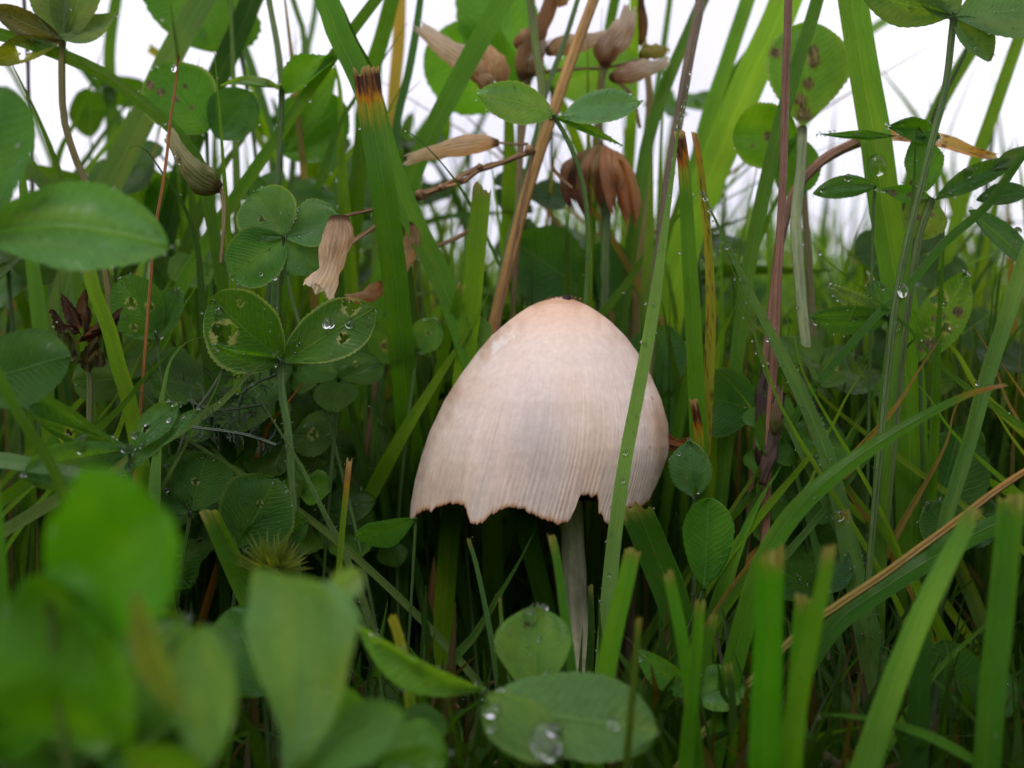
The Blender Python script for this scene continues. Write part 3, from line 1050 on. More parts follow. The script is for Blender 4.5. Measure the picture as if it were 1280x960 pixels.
bl('slanting green blade behind the twisted weed stalk', [(1240, 20), (1215, 60), (1185, 110), (1165, 150), (1140, 220)], [16, 18, 18, 17, 16], 4, G_MID, 'off')
bl('dewy blade lying diagonally low among the shadows', [(1052, 640), (1062, 700), (1075, 760), (1088, 830), (1095, 880)], [18, 24, 28, 30, 28], -2.0, (0.065, 0.13, 0.055), 'cut', dew=12, host='low dewy blade in the shade', face=5)
bl('green diagonal blade with pale back leading up to the lacy leaf', [(1165, 400), (1120, 450), (1075, 520), (1040, 590), (1000, 640)], [10, 14, 16, 16, 14], 0.2, (0.06, 0.14, 0.03), 'point')
bl('long thin blade running low and diagonal beneath the bent one', [(1130, 530), (1080, 580), (1020, 650), (960, 720), (905, 790)], [9, 12, 13, 13, 11], -0.9, (0.06, 0.13, 0.035), 'point')
bl('stub with a ragged brown top at the foot of the yellowing blade', [(867, 500), (872, 530), (874, 560), (874, 600)], [10, 15, 16, 14], -0.9, G_MID, 'burnt', face=0)
bl('fringed bright blade standing low by the blackened stalk', [(988, 562), (972, 590), (950, 625), (925, 680), (900, 750)], [5, 17, 26, 28, 26], -0.9, (0.075, 0.17, 0.02), 'point', face=10)
bl('narrow spear behind the blackened stalk with a white edge', [(933, 466), (945, 480), (962, 500), (985, 560)], [3, 9, 12, 12], -0.7, (0.06, 0.14, 0.05), 'point')

# --- low centre, under the cap
bl('broken blade with a snapped square top beside the hanging blade', [(794, 634), (808, 665), (822, 700), (838, 740), (852, 790)], [40, 42, 38, 32, 26], -1.4, (0.030, 0.085, 0.010), 'cut', face=12, fold=0.2, nv=60, nu=13)
bl('dark blade leaning diagonally beneath the cap', [(668, 664), (650, 700), (620, 750), (592, 795), (566, 826)], [9, 14, 16, 15, 14], -1.6, (0.055, 0.13, 0.03), 'point')
bl('thin sliver standing in the shade under the cap', [(586, 675), (595, 705), (606, 755), (618, 822)], [5, 7, 8, 8], -1.8, (0.07, 0.15, 0.06), 'cut')
bl('tiny split blade end beside the speckled leaflet', [(625, 748), (627, 775), (634, 820)], [4, 8, 9], -2.2, (0.08, 0.17, 0.05), 'cut')
bl('narrow blunt blade standing in front of the mushroom stem', [(689, 671), (697, 710), (705, 770), (714, 840), (716, 880)], [10, 12, 13, 14, 14], -3.6, (0.055, 0.16, 0.03), 'cut')
bl('bright cut blade leaning beside the mushroom stem', [(791, 688), (780, 735), (768, 785), (757, 840), (748, 900)], [20, 24, 26, 27, 26], -4.2, (0.07, 0.19, 0.018), 'cut', face=5)
bl('dark blade stub with a notched white tip by the stem', [(738, 732), (739, 765), (738, 810), (735, 860)], [6, 10, 11, 11], -1.6, (0.03, 0.08, 0.015), 'cut')
bl('thin orange-tipped blade poking up beside the shaded clover', [(437, 575), (433, 615), (428, 665), (424, 720)], [7, 8, 8, 8], -2.4, (0.10, 0.17, 0.02), 'tan')
bl('thin hairy blade slanting down through the dark hollow', [(305, 462), (335, 515), (372, 575), (405, 640), (430, 690), (462, 775)], [5, 7, 9, 10, 10, 9], -1.6, (0.075, 0.13, 0.06), 'point', face=0, nv=80, dew=6, dewr=(0.008, 0.016), host='thin slanting blade in the dark hollow')
bl('folded blade stub with a pale keel beside the blurred leaf', [(264, 638), (280, 670), (300, 710), (322, 755), (345, 820)], [24, 34, 36, 34, 28], -2.6, (0.045, 0.12, 0.014), 'cut', face=20, fold=0.6)
bl('yellow stub poking up between the blurred leaves', [(490, 770), (500, 800), (510, 850), (515, 900)], [12, 14, 14, 13], -4, (0.12, 0.20, 0.02), 'yellow')
bl('orange dead blade lying aslant behind the clover stalk', [(391, 462), (372, 487), (356, 508), (342, 525), (325, 560)], [9, 10, 10, 9, 8], -0.3, (0.19, 0.085, 0.02), 'point', face=0)

# --- low right, close to the camera
FG = 'blurred mown grass blades close to the camera'
bl('thick blurred blade cut blunt, widest of the close pair', [(961, 692), (960, 760), (958, 840), (955, 960), (955, 1060)], [36, 38, 40, 42, 42], -6.0, (0.045, 0.17, 0.008), 'cut', FG, face=0, fold=0.2)
bl('blurred blade with a pale tan end next to the blunt thick one', [(1036, 684), (1028, 730), (1012, 800), (995, 880), (980, 990)], [16, 24, 32, 42, 46], -5.8, (0.07, 0.18, 0.012), 'cut', FG, face=0)
bl('pale blurred blade leaning in from the dewy clump', [(1217, 636), (1190, 690), (1155, 760), (1118, 850), (1080, 960), (1060, 1020)], [20, 28, 32, 36, 42, 44], -5.0, (0.085, 0.20, 0.045), 'cut', FG, face=0, fold=0.15)
bl('upright blurred blade cut square near the picture edge', [(1263, 620), (1257, 690), (1248, 780), (1238, 870), (1230, 980)], [30, 33, 35, 36, 36], -5.2, (0.045, 0.13, 0.022), 'cut', FG, face=0)
bl('small slanting cut blade beside the mushroom foot', [(834, 716), (843, 755), (852, 800), (862, 870)], [15, 17, 18, 18], -4.4, (0.06, 0.18, 0.014), 'cut', FG)
bl('short twin-ended blade standing by the small slanting one', [(874, 752), (871, 800), (864, 870), (856, 960)], [14, 18, 22, 26], -4.6, (0.055, 0.17, 0.012), 'cut', FG)
bl('short curved blade crossing behind the twin-ended one', [(892, 770), (884, 810), (870, 870), (862, 950)], [10, 13, 14, 14], -4.3, (0.05, 0.13, 0.02), 'cut', FG)
bl('thin green arc bowing across the close blades', [(1018, 893), (1060, 895), (1110, 904), (1170, 925), (1235, 962)], [8, 11, 12, 12, 12], -4.8, (0.06, 0.17, 0.02), 'point', FG, drop=False)
bl('thin brown-green stub rising in front of the wet leaf', [(798, 773), (794, 830), (788, 890), (782, 960)], [8, 10, 11, 11], -5.4, (0.05, 0.09, 0.02), 'cut', FG)
bl('dim short stub beside the brown soil lump', [(910, 830), (915, 870), (918, 940)], [9, 11, 11], -3.8, (0.03, 0.07, 0.015), 'cut', FG)
bl('soft green stub low between the thick close blades', [(1004, 745), (1000, 800), (995, 880)], [20, 24, 24], -5.4, (0.05, 0.15, 0.012), 'cut', FG)
bl('thin bright stalk slanting low toward the square-cut blade', [(1278, 712), (1240, 772), (1205, 805), (1172, 838), (1140, 880)], [9, 10, 11, 11, 10], -3.4, (0.07, 0.17, 0.02), 'point')
bl('dark low blade sweeping sideways across the shadows', [(1290, 640), (1230, 662), (1170, 695), (1110, 732), (1050, 775), (1010, 830)], [14, 20, 23, 24, 24, 20], -2.4, (0.035, 0.11, 0.014), 'off')
bl('narrow dark blade running low under the diagonal orange stalk', [(1180, 690), (1150, 740), (1110, 800), (1080, 860)], [8, 10, 11, 10], -1.8, (0.03, 0.08, 0.015), 'point')
bl('blurred blade standing low behind the leaning pale one', [(1152, 760), (1150, 830), (1146, 930), (1140, 1000)], [20, 26, 30, 30], -4.4, (0.025, 0.075, 0.02), 'cut', FG)
bl('slim blurred blade at the very edge of the close leaf', [(-8, 600), (0, 680), (4, 760), (8, 900)], [14, 16, 16, 14], -6, (0.05, 0.14, 0.015), 'cut', FG)

# --- shaded blades left of the stem and beneath the clover
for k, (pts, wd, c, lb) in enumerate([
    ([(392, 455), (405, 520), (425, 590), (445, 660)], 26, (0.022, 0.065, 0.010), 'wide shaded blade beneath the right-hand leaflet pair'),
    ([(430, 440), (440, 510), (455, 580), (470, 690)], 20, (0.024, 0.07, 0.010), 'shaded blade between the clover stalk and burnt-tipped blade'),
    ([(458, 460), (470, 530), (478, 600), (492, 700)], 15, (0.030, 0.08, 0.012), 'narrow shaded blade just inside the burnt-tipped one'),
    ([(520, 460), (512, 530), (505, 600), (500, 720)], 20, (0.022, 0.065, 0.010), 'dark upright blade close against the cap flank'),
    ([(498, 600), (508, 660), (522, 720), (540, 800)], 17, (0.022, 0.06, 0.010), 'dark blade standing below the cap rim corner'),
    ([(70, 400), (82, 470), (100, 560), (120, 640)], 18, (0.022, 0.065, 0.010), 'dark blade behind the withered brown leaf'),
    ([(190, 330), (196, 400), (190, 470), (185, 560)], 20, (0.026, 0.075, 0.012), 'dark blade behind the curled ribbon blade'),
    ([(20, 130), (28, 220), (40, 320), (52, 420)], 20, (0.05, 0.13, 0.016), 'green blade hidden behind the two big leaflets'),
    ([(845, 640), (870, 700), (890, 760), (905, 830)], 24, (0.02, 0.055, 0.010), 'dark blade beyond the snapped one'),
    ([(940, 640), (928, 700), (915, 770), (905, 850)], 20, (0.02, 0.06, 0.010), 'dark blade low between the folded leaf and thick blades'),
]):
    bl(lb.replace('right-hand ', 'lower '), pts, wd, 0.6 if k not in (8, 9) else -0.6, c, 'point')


# ------------------------------------------------------------------ stalks and straws
def stalk(name, label, cat, pts, wpx, Y, col, group=None, bumps=0.06, col2=None, drop=True, nv=60, nodes=(), dew=0, host=None):
    path = ground_path(pts, Y, drop)
    ws = [wpx] * 2 if isinstance(wpx, (int, float)) else wpx
    root = empty(name, (path[-1].x, path[-1].y, max(path[-1].z, 0) if drop else path[-1].z), label, cat, group)
    mb = MB()
    tube(mb, path, [pxw(x, Y) / 2 for x in ws], col, nv=nv, nu=12, bumps=bumps, col2=col2)
    o = mb.build('shaft', M_STEM, root)
    for (px, py, r, c) in nodes:
        m2 = MB()
        blob(m2, P(px, py, Y), pxw(r, Y), c, R, (1, 1, 0.55))
        m2.build('node', M_STEM, root)
    if dew:
        DEW.append((o, host or label, dew, (0.01, 0.022)))
    return root


stalk('straw', 'golden brown dry straw leaning up behind the cap', 'straw', [(775, -90), (742, 0), (716, 70), (690, 145), (662, 230), (638, 320), (614, 418), (590, 500)], [13, 14, 15, 15, 15, 15, 15, 14], 1.5, (0.36, 0.20, 0.062), bumps=0.04, nodes=[(689, 148, 9, (0.20, 0.09, 0.04))])
stalk('straw', 'reddish brown dry straw standing straight beside the spotted leaves', 'straw', [(986, -60), (985, 20), (982, 100), (980, 190), (976, 280), (972, 350), (968, 440), (962, 540)], [10, 10, 10, 11, 11, 12, 12, 12], -0.8, (0.22, 0.105, 0.065), bumps=0.05)
stalk('straw', 'grey-brown stalk with clinging drops behind the hanging blade', 'straw', [(884, -60), (874, 10), (862, 70), (848, 150), (836, 220), (826, 300), (815, 400)], [13, 13, 13, 12, 11, 10, 10], 1.0, (0.15, 0.11, 0.07), bumps=0.05, dew=8, host='grey-brown stalk')
stalk('straw', 'hair-thin orange straw crossing the greenish bud', 'straw', [(223, 70), (219, 110), (213, 150), (209, 190), (203, 235), (196, 275), (190, 330)], [3, 4, 4, 4, 5, 5, 5], -0.8, (0.36, 0.14, 0.03), bumps=0.05)
stalk('straw', 'orange and green stalk lying diagonally over the low blades', 'straw', [(1300, 578), (1250, 610), (1195, 652), (1150, 685), (1105, 718), (1050, 755), (990, 800)], [9, 9, 10, 11, 11, 11, 10], -2.9, (0.30, 0.15, 0.03), col2=(0.12, 0.17, 0.03), bumps=0.08)
stalk('stem', 'pale whitish-green stem rising beside the red straw', 'stem', [(1003, 160), (1001, 210), (995, 270), (997, 320), (1002, 380), (1008, 440), (1012, 500), (1020, 580)], [12, 14, 14, 13, 14, 15, 15, 14], 0.2, (0.24, 0.29, 0.14), bumps=0.07, dew=4, host='pale whitish stem')
stalk('stem', 'hairy green stem with a leafy node reaching the sky', 'stem', [(325, -60), (338, 10), (347, 60), (352, 110), (350, 180), (346, 250), (345, 330)], [7, 8, 8, 10, 11, 11, 11], 1.2, (0.13, 0.20, 0.06), bumps=0.1, nodes=[(352, 108, 8, (0.16, 0.22, 0.07))])
stalk('stem', 'pale green stem between the golden straw and withered florets', 'stem', [(655, -60), (664, 10), (670, 60), (677, 108), (676, 170), (655, 260), (630, 350), (605, 450)], [10, 11, 11, 11, 9, 7, 6, 6], 2.0, (0.17, 0.22, 0.055), bumps=0.06)
stalk('stem', 'thin hairy stem bending into the paired leaflets', 'stem', [(738, -50), (722, 0), (708, 45), (695, 80), (684, 110), (672, 160), (650, 250), (625, 350)], [6, 7, 7, 7, 7, 6, 6], 2.0, (0.10, 0.17, 0.05), bumps=0.1)
stalk('stem', 'thin stalk rising under the small olive floret', 'stem', [(757, 80), (752, 110), (750, 180), (752, 260), (756, 360)], [8, 9, 8, 8, 8], 3.2, (0.18, 0.19, 0.06))
stalk('stem', 'ochre stalk rising to the bristly seed spike', 'stem', [(803, 40), (808, 80), (812, 130), (806, 200), (800, 300)], [8, 11, 13, 12, 10], 3.4, (0.28, 0.20, 0.07))
stalk('twig', 'ragged red-brown dead stalk arching over toward the weed', 'dead stalk', [(1170, 180), (1140, 172), (1105, 168), (1072, 178), (1045, 190), (1020, 208), (1000, 230), (985, 258), (978, 290), (970, 340)], [13, 13, 11, 9, 8, 8, 7], 0.5, (0.23, 0.12, 0.075), bumps=0.35)
stalk('twig', 'thin brown dead stalk running beside the mown stub', 'dead stalk', [(590, 285), (570, 298), (545, 308), (520, 318), (495, 350), (480, 420)], [5, 5, 6, 6, 5, 5], 1.0, (0.20, 0.11, 0.05), bumps=0.3)
stalk('twig', 'faint purple-brown stem against the sky beside the spotted leaves', 'dead stalk', [(28, -30), (34, 60), (36, 120), (40, 220)], [5, 5, 5, 5], 2.5, (0.08, 0.06, 0.06), bumps=0.2)


# ------------------------------------------------------------------ clover leaves, one by one
def V3(p, Y):
    return P(p[0], p[1], p[2] if len(p) > 2 else Y)


def clover(label, c, leaflets, stalkpts=None, Y=0.0, col=G_CLO, name='clover_leaf', cat='clover leaf', group=None, dew=0, dewr=(0.012, 0.03), stalk_w=5,
           stalk_col=(0.07, 0.14, 0.03), host=None, res=1.0):
    """c: node in px; leaflets: dicts with t (tip), w (width px), optional b (base)"""
    cc = V3(c, Y)
    if stalkpts is None:
        path = [cc, Vector((cc.x + R.uniform(-0.3, 0.3), cc.y + 0.2, cc.z * 0.5)), Vector((cc.x + R.uniform(-0.5, 0.5), cc.y + 0.3, -0.25))]
    else:
        path = ground_path([(c[0], c[1], cc.y)] + list(stalkpts), Y, True)
    foot = path[-1]
    root = empty(name, (foot.x, foot.y, 0), label, cat, group)
    mb = MB()
    tube(mb, path, pxw(stalk_w, Y) / 2, stalk_col, nv=36, nu=7, bumps=0.08)
    mb.build('petiole', M_STEM, root)
    for d in leaflets:
        d = dict(d)
        t = V3(d.pop('t'), Y)
        b = V3(d.pop('b', c), Y)
        wd = pxw(d.pop('w'), (t.y + b.y) / 2)
        cl_ = jig(tuple(x * k_ for x, k_ in zip(d.pop('col', col), (1.1, 1.15, 1.0))), 0.08)
        lb = d.pop('label', None)
        m2 = MB()
        fine = bool(d.get('holes') or d.get('blots'))
        nu = d.pop('nu', 41 if fine else 25)
        nv = d.pop('nv', 56 if fine else 36)
        leaf_blade(m2, b, t, wd, cl_, nu=nu, nv=nv, **d)
        o = m2.build('leaflet', M_LEAF, root)
        if lb:
            o['label'] = lb
        if dew:
            DEW.append((o, host or label, max(1, round(dew / len(leaflets))), dewr))
    return root


MARG = (0.20, 0.26, 0.10)
# big soft leaf at the upper left edge
clover('large grey-green clover leaf reaching in from the frame edge', (-46, 290), [
    dict(t=(208, 302), w=108, shape='obovate', cup=0.18, tilt=0.35, bend=0.05, curve=0.05),
    dict(t=(8, 108), w=140, shape='round', cup=0.12, tilt=0.3, col=(0.035, 0.10, 0.026)),
], [(-60, 420), (-70, 700)], Y=-5.0, col=(0.065, 0.15, 0.055), dew=3, host='large grey-green clover leaf')
clover('dark round clover leaflet low at the frame edge', (-40, 480), [
    dict(t=(88, 446), w=98, shape='round', cup=0.12, tilt=0.3)], [(-50, 600)], Y=-3.2, col=(0.030, 0.085, 0.022))
clover('clover leaf with black blotches crossed by a hair-thin straw', (258, 166), [
    dict(t=(196, 84), w=86, shape='round', cup=0.25, tilt=-0.2, blots=[(0.35, 0.72, 0.05), (0.05, 0.55, 0.03), (-0.1, 0.35, 0.035), (0.45, 0.85, 0.05), (-0.3, 0.6, 0.025)], edge=MARG),
    dict(b=(270, 172), t=(315, 116), w=66, shape='round', cup=0.15, col=(0.03, 0.085, 0.022)),
], [(262, 230), (280, 330)], Y=1.4, col=(0.05, 0.14, 0.016), dew=3, host='blotched clover leaf under the arching blade')
clover('topmost clover leaf cut by the frame with bright drops', (275, -50), [
    dict(t=(238, 58), w=140, shape='heart', cup=0.1, tilt=0.3),
    dict(t=(360, -70), w=90, shape='round')], [(300, 60), (320, 200)], Y=3.2, col=(0.045, 0.12, 0.028), dew=4, host='topmost clover leaf')
clover('purple-edged weed leaf on a reddish stalk at the corner', (78, 52), [
    dict(t=(152, 22), w=44, shape='lance', cup=0.2, tilt=0.5, bend=-0.1),
    dict(t=(52, -60), w=50, shape='lance', cup=0.4),
    dict(t=(120, -50), w=60, shape='ellipse', cup=0.4),
    dict(t=(-12, 8), w=34, shape='ellipse', col=(0.05, 0.05, 0.018), cup=0.5, edge=(0.09, 0.03, 0.01)),
    dict(t=(-18, 78), w=32, shape='ellipse', col=(0.10, 0.12, 0.015), cup=0.5, edge=(0.12, 0.04, 0.01), holes=[(0, 0.5, 0.08)]),
], [(77, 90), (80, 150), (95, 200), (112, 240), (125, 300)], Y=0.2, col=(0.08, 0.13, 0.06), stalk_w=9, stalk_col=(0.14, 0.12, 0.03), name='weed_leaf', cat='weed', dew=4, host='purple-edged weed leaf')
clover('twin round clover leaflets between the diagonal blade and frayed floret', (355, 296), [
    dict(t=(318, 240), w=84, shape='round', tilt=0.2, cup=0.2, holes=[(0.25, 0.5, 0.05)], edge=MARG, col=(0.07, 0.15, 0.065)),
    dict(t=(290, 346), w=76, shape='round', tilt=-0.1, cup=0.15, edge=MARG, col=(0.05, 0.135, 0.03)),
    dict(t=(424, 272), w=66, shape='obovate', tilt=0.4, cup=0.2, edge=MARG, col=(0.06, 0.14, 0.055)),
    dict(b=(362, 298), t=(398, 338), w=56, shape='round', cup=0.1, col=(0.05, 0.12, 0.05)),
], [(358, 340), (372, 400), (390, 450)], Y=-0.5, dew=6, host='twin round clover leaflets')
clover('clover leaf with a ragged see-through hole and bright drops', (351, 452), [
    dict(t=(262, 374), w=100, shape='round', tilt=0.35, cup=0.22, notch=0.6, holes=[(0.42, 0.66, 0.115), (-0.5, 0.7, 0.03)], edge=MARG, bend=0.05),
    dict(t=(468, 386), w=76, shape='obovate', tilt=0.35, cup=0.22, holes=[(-0.35, 0.62, 0.045), (0.45, 0.82, 0.07)], edge=MARG),
    dict(t=(268, 432, -2.4), w=20, shape='ellipse', tilt=1.0, cup=0.1),
], [(352, 490), (360, 540), (366, 620)], Y=-1.4, dew=7, dewr=(0.02, 0.045), stalk_w=11, host='holed clover leaf')
clover('dewy clover leaf spread nearly flat beside the curled blade', (162, 563), [
    dict(t=(30, 506), w=62, shape='obovate', tilt=1.1, cup=0.1, wave=0.05, holes=[(0.2, 0.55, 0.03)]),
    dict(t=(28, 592, -3.6), w=62, shape='obovate', tilt=1.1, cup=0.1, wave=0.05),
    dict(t=(222, 506), w=44, shape='obovate', tilt=0.4, cup=0.3, wave=0.08, holes=[(0.3, 0.4, 0.06)]),
    dict(b=(152, 592), t=(248, 514), w=26, shape='ellipse', tilt=0.9, cup=0.3),
], [(165, 620), (170, 700)], Y=-2.6, col=(0.045, 0.11, 0.04), dew=44, dewr=(0.010, 0.034), host='flat dewy clover leaf')
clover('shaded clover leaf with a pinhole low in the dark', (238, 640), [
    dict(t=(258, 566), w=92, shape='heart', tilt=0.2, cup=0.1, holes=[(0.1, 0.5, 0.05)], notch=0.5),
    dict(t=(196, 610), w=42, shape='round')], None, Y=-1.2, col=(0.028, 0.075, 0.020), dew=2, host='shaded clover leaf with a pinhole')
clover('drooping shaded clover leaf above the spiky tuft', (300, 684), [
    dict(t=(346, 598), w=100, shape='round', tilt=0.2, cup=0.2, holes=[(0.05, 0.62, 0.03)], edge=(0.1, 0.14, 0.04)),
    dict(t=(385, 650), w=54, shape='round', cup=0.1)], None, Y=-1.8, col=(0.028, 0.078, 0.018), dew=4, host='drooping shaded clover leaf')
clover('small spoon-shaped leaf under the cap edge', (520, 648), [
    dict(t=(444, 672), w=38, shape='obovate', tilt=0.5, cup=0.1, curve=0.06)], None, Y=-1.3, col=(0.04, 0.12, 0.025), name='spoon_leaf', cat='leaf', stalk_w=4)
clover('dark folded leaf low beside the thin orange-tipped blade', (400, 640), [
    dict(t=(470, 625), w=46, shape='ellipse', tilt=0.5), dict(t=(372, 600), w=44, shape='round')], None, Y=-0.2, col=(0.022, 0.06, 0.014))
# blurred leaves close to the lens
clover('huge blurred bright green clover leaf filling the corner', (62, 752), [
    dict(b=(83, 735), t=(206, 638), w=214, shape=[(0, .62, .35), (.12, .85, .5), (.3, .97, .7), (.5, 1, .85), (.7, .9, .88), (.85, .72, .74), (.95, .55, .6), (1, .42, .45)], tilt=0.1, cup=0.4, wave=0.06, col=(0.045, 0.155, 0.005)),
    dict(b=(60, 712), t=(150, 935), w=196, shape=[(0, .35, .35), (.15, .72, .6), (.4, 1, .85), (.7, .95, .9), (.9, .6, .65), (1, .3, .3)], tilt=-0.2, cup=0.35, wave=0.1, col=(0.048, 0.145, 0.008)),
    dict(b=(90, 800, -7.6), t=(-30, 930, -7.2), w=130, shape='round', tilt=-0.3, cup=0.3, wave=0.09, col=(0.03, 0.11, 0.006)),
    dict(b=(230, 900, -8.7), t=(168, 735, -8.9), w=42, shape='ellipse', cup=0.7, tilt=0.4, col=(0.13, 0.17, 0.05)),
    dict(b=(205, 880, -8.0), t=(290, 790, -7.6), w=80, shape='round', cup=0.3, tilt=0.4, col=(0.05, 0.12, 0.03)),
], [(70, 860), (90, 1000)], Y=-8.4, stalk_w=10, stalk_col=(0.12, 0.19, 0.03))
clover('blurred pale blue-green leaf standing beside the huge one', (262, 960), [
    dict(t=(255, 782), w=92, shape='obovate', tilt=0.1, cup=0.25, col=(0.10, 0.20, 0.085)),
    dict(t=(150, 950), w=70, shape='round', tilt=0.6, col=(0.07, 0.16, 0.02)),
], None, Y=-8.5)
clover('blurred silvery leaf with a curled top corner', (368, 965), [
    dict(t=(394, 718), w=146, shape=[(0, .08, .08), (.1, .3, .25), (.3, .6, .5), (.5, .85, .75), (.7, 1, .95), (.88, 1, 1), (.96, .8, .98), (1, .55, .9)], tilt=0.45, cup=0.3, bend=-0.08, curve=-0.02, col=(0.095, 0.175, 0.095), wave=0.07),
    dict(b=(415, 745), t=(452, 714), w=40, shape='round', cup=0.8, col=(0.13, 0.2, 0.11)),
    dict(t=(505, 890), w=60, shape='obovate', tilt=1.0, col=(0.07, 0.15, 0.045)),
], None, Y=-7.2)
clover('folded bright-edged leaf and wet speckled leaves in front of the stem', (604, 866), [
    dict(t=(446, 784), w=46, shape='ellipse', tilt=0.6, cup=0.7, curve=0.05, col=(0.085, 0.20, 0.035), bend=0.03),
    dict(b=(612, 880), t=(822, 914), w=78, shape='round', tilt=1.2, cup=0.1, col=(0.085, 0.16, 0.06), wave=0.05),
    dict(b=(606, 872), t=(700, 948, -5.6), w=70, shape='round', tilt=0.9, cup=0.2, col=(0.075, 0.155, 0.04), wave=0.05),
    dict(b=(668, 872, -4.2), t=(668, 758, -3.8), w=96, shape='obovate', tilt=0.15, cup=0.15, col=(0.075, 0.15, 0.035), wave=0.05, blots=[(0.2, 0.8, 0.03)]),
], None, Y=-5.0, dew=16, dewr=(0.02, 0.06), host='wet leaf in front of the stem')
clover('small leaf tucked beside the mushroom foot', (868, 872), [
    dict(t=(796, 812), w=36, shape='ellipse', tilt=0.4, cup=0.35), dict(t=(930, 850), w=50, shape='round', tilt=0.6)], None, Y=-3.0, col=(0.05, 0.14, 0.03), dew=3, host='small leaf by the mushroom foot')
clover('low blurred leaf beside the yellow stub', (330, 870), [dict(t=(290, 760, -4.2), w=110, shape='round', tilt=0.2), dict(t=(430, 800), w=70, shape='round')], None, Y=-4.4, col=(0.035, 0.10, 0.03))
clover('dim low clover leaf beneath the folded one', (470, 925), [dict(t=(560, 905), w=50, shape='obovate', tilt=0.8), dict(t=(400, 900), w=50, shape='obovate', tilt=0.8)], None, Y=-4.6, col=(0.04, 0.11, 0.02))
clover('soft dark clover leaf low behind the huge blurred one', (120, 940), [
    dict(t=(60, 800), w=150, shape='round', tilt=0.2, cup=0.2, wave=0.08), dict(t=(230, 770), w=130, shape='round', tilt=0.2, cup=0.3, wave=0.08, col=(0.05, 0.12, 0.03)),
    dict(t=(290, 900), w=110, shape='round', tilt=0.4, cup=0.3, wave=0.08, col=(0.045, 0.12, 0.02)), dict(t=(-20, 900), w=110, shape='round')], None, Y=-6.6, col=(0.035, 0.10, 0.014), dew=4, host='soft dark low clover leaf')
clover('soft green leaf low between the silvery leaf and the wet one', (470, 960), [
    dict(t=(400, 850), w=90, shape='obovate', tilt=0.4, wave=0.08), dict(t=(560, 940), w=80, shape='obovate', tilt=0.8, wave=0.08, col=(0.05, 0.14, 0.012))], None, Y=-5.8, col=(0.05, 0.125, 0.02))
# pair in front of the golden straw
clover('pair of neat oval leaflets meeting at the golden straw', (692, 144), [
    dict(t=(596, 117), w=48, shape='ellipse', tilt=0.45, cup=0.18, edge=(0.28, 0.36, 0.16), col=(0.085, 0.175, 0.085), curve=-0.03),
    dict(b=(702, 148), t=(801, 128), w=48, shape='ellipse', tilt=0.45, cup=0.18, edge=(0.22, 0.30, 0.13), col=(0.075, 0.165, 0.085), curve=0.03),
    dict(t=(778, 182), w=15, shape='lance', cup=0.6, col=(0.07, 0.17, 0.02), tilt=0.2),
], [(706, 168), (722, 205), (732, 250), (735, 310), (732, 380), (728, 440)], Y=0.0, stalk_w=6, dew=9, dewr=(0.010, 0.02), host='neat pair of oval leaflets', stalk_col=(0.07, 0.16, 0.02))
clover('spotted oval clover leaf standing against the pale sky', (1004, 158), [
    dict(t=(1012, 27), w=104, shape='obovate', tilt=0.1, cup=0.12, edge=MARG, col=(0.07, 0.15, 0.035),
         blots=[(0.0, 0.12, 0.07), (0.1, 0.25, 0.06), (-0.15, 0.62, 0.055), (-0.1, 0.72, 0.05), (0.35, 0.55, 0.05), (0.75, 0.68, 0.05), (-0.05, 0.4, 0.05), (0.05, 0.85, 0.04), (0.5, 0.22, 0.04)]),
    dict(b=(996, 170), t=(916, 170), w=84, shape='round', tilt=0.1, cup=0.2, edge=MARG, col=(0.065, 0.16, 0.012), blots=[(0.0, 0.45, 0.07), (-0.3, 0.3, 0.06), (0.3, 0.7, 0.03)]),
    dict(b=(1000, 172), t=(985, 246), w=60, shape='round', tilt=0.1, col=(0.05, 0.13, 0.012), cup=0.3),
], [(1004, 200), (1006, 260), (1012, 340)], Y=1.4, stalk_w=9, stalk_col=(0.16, 0.14, 0.06))
clover('rounded shaded clover leaf beside the yellowing stub', (944, 512), [
    dict(t=(866, 492), w=86, shape='round', tilt=0.1, cup=0.15, edge=(0.1, 0.16, 0.06))], None, Y=0.6, col=(0.032, 0.09, 0.028), dew=3, host='rounded shaded clover leaf')
clover('clover leaflet peeping over the cap shoulder', (795, 500), [
    dict(t=(838, 408), w=76, shape='round', tilt=0.1, cup=0.12, edge=(0.1, 0.16, 0.06)),
    dict(t=(880, 560), w=60, shape='round', tilt=0.1)], None, Y=2.1, col=(0.038, 0.10, 0.034), dew=3, host='leaflet over the cap shoulder')
clover('small fuzzy leaf beside the torn cap rim', (868, 622), [
    dict(t=(862, 550), w=52, shape='ellipse', tilt=0.5, cup=0.3, wave=0.08, teeth=0.03)], [(868, 680)], Y=-0.9, col=(0.05, 0.115, 0.05), dew=8, host='small fuzzy leaf')
clover('cupped green leaf with a straight top behind the twin-ended blade', (880, 735), [
    dict(t=(886, 622), w=66, shape='heart', tilt=0.1, cup=0.5), dict(b=(880, 730), t=(912, 660), w=30, shape='ellipse', tilt=0.8, cup=0.2)], None, Y=-1.6, col=(0.035, 0.115, 0.016))
clover('large bright clover leaf blurred behind the bright slanting blade', (650, 120), [
    dict(t=(535, 55), w=112, shape='round', tilt=0.1, col=(0.07, 0.18, 0.012)),
    dict(t=(600, -70), w=100, shape='round', col=(0.06, 0.15, 0.03))], None, Y=4.2)
clover('bright blurred clover leaf behind the olive floret', (690, 108), [
    dict(t=(800, 78), w=84, shape='round', tilt=0.3, col=(0.07, 0.17, 0.012))], None, Y=5)
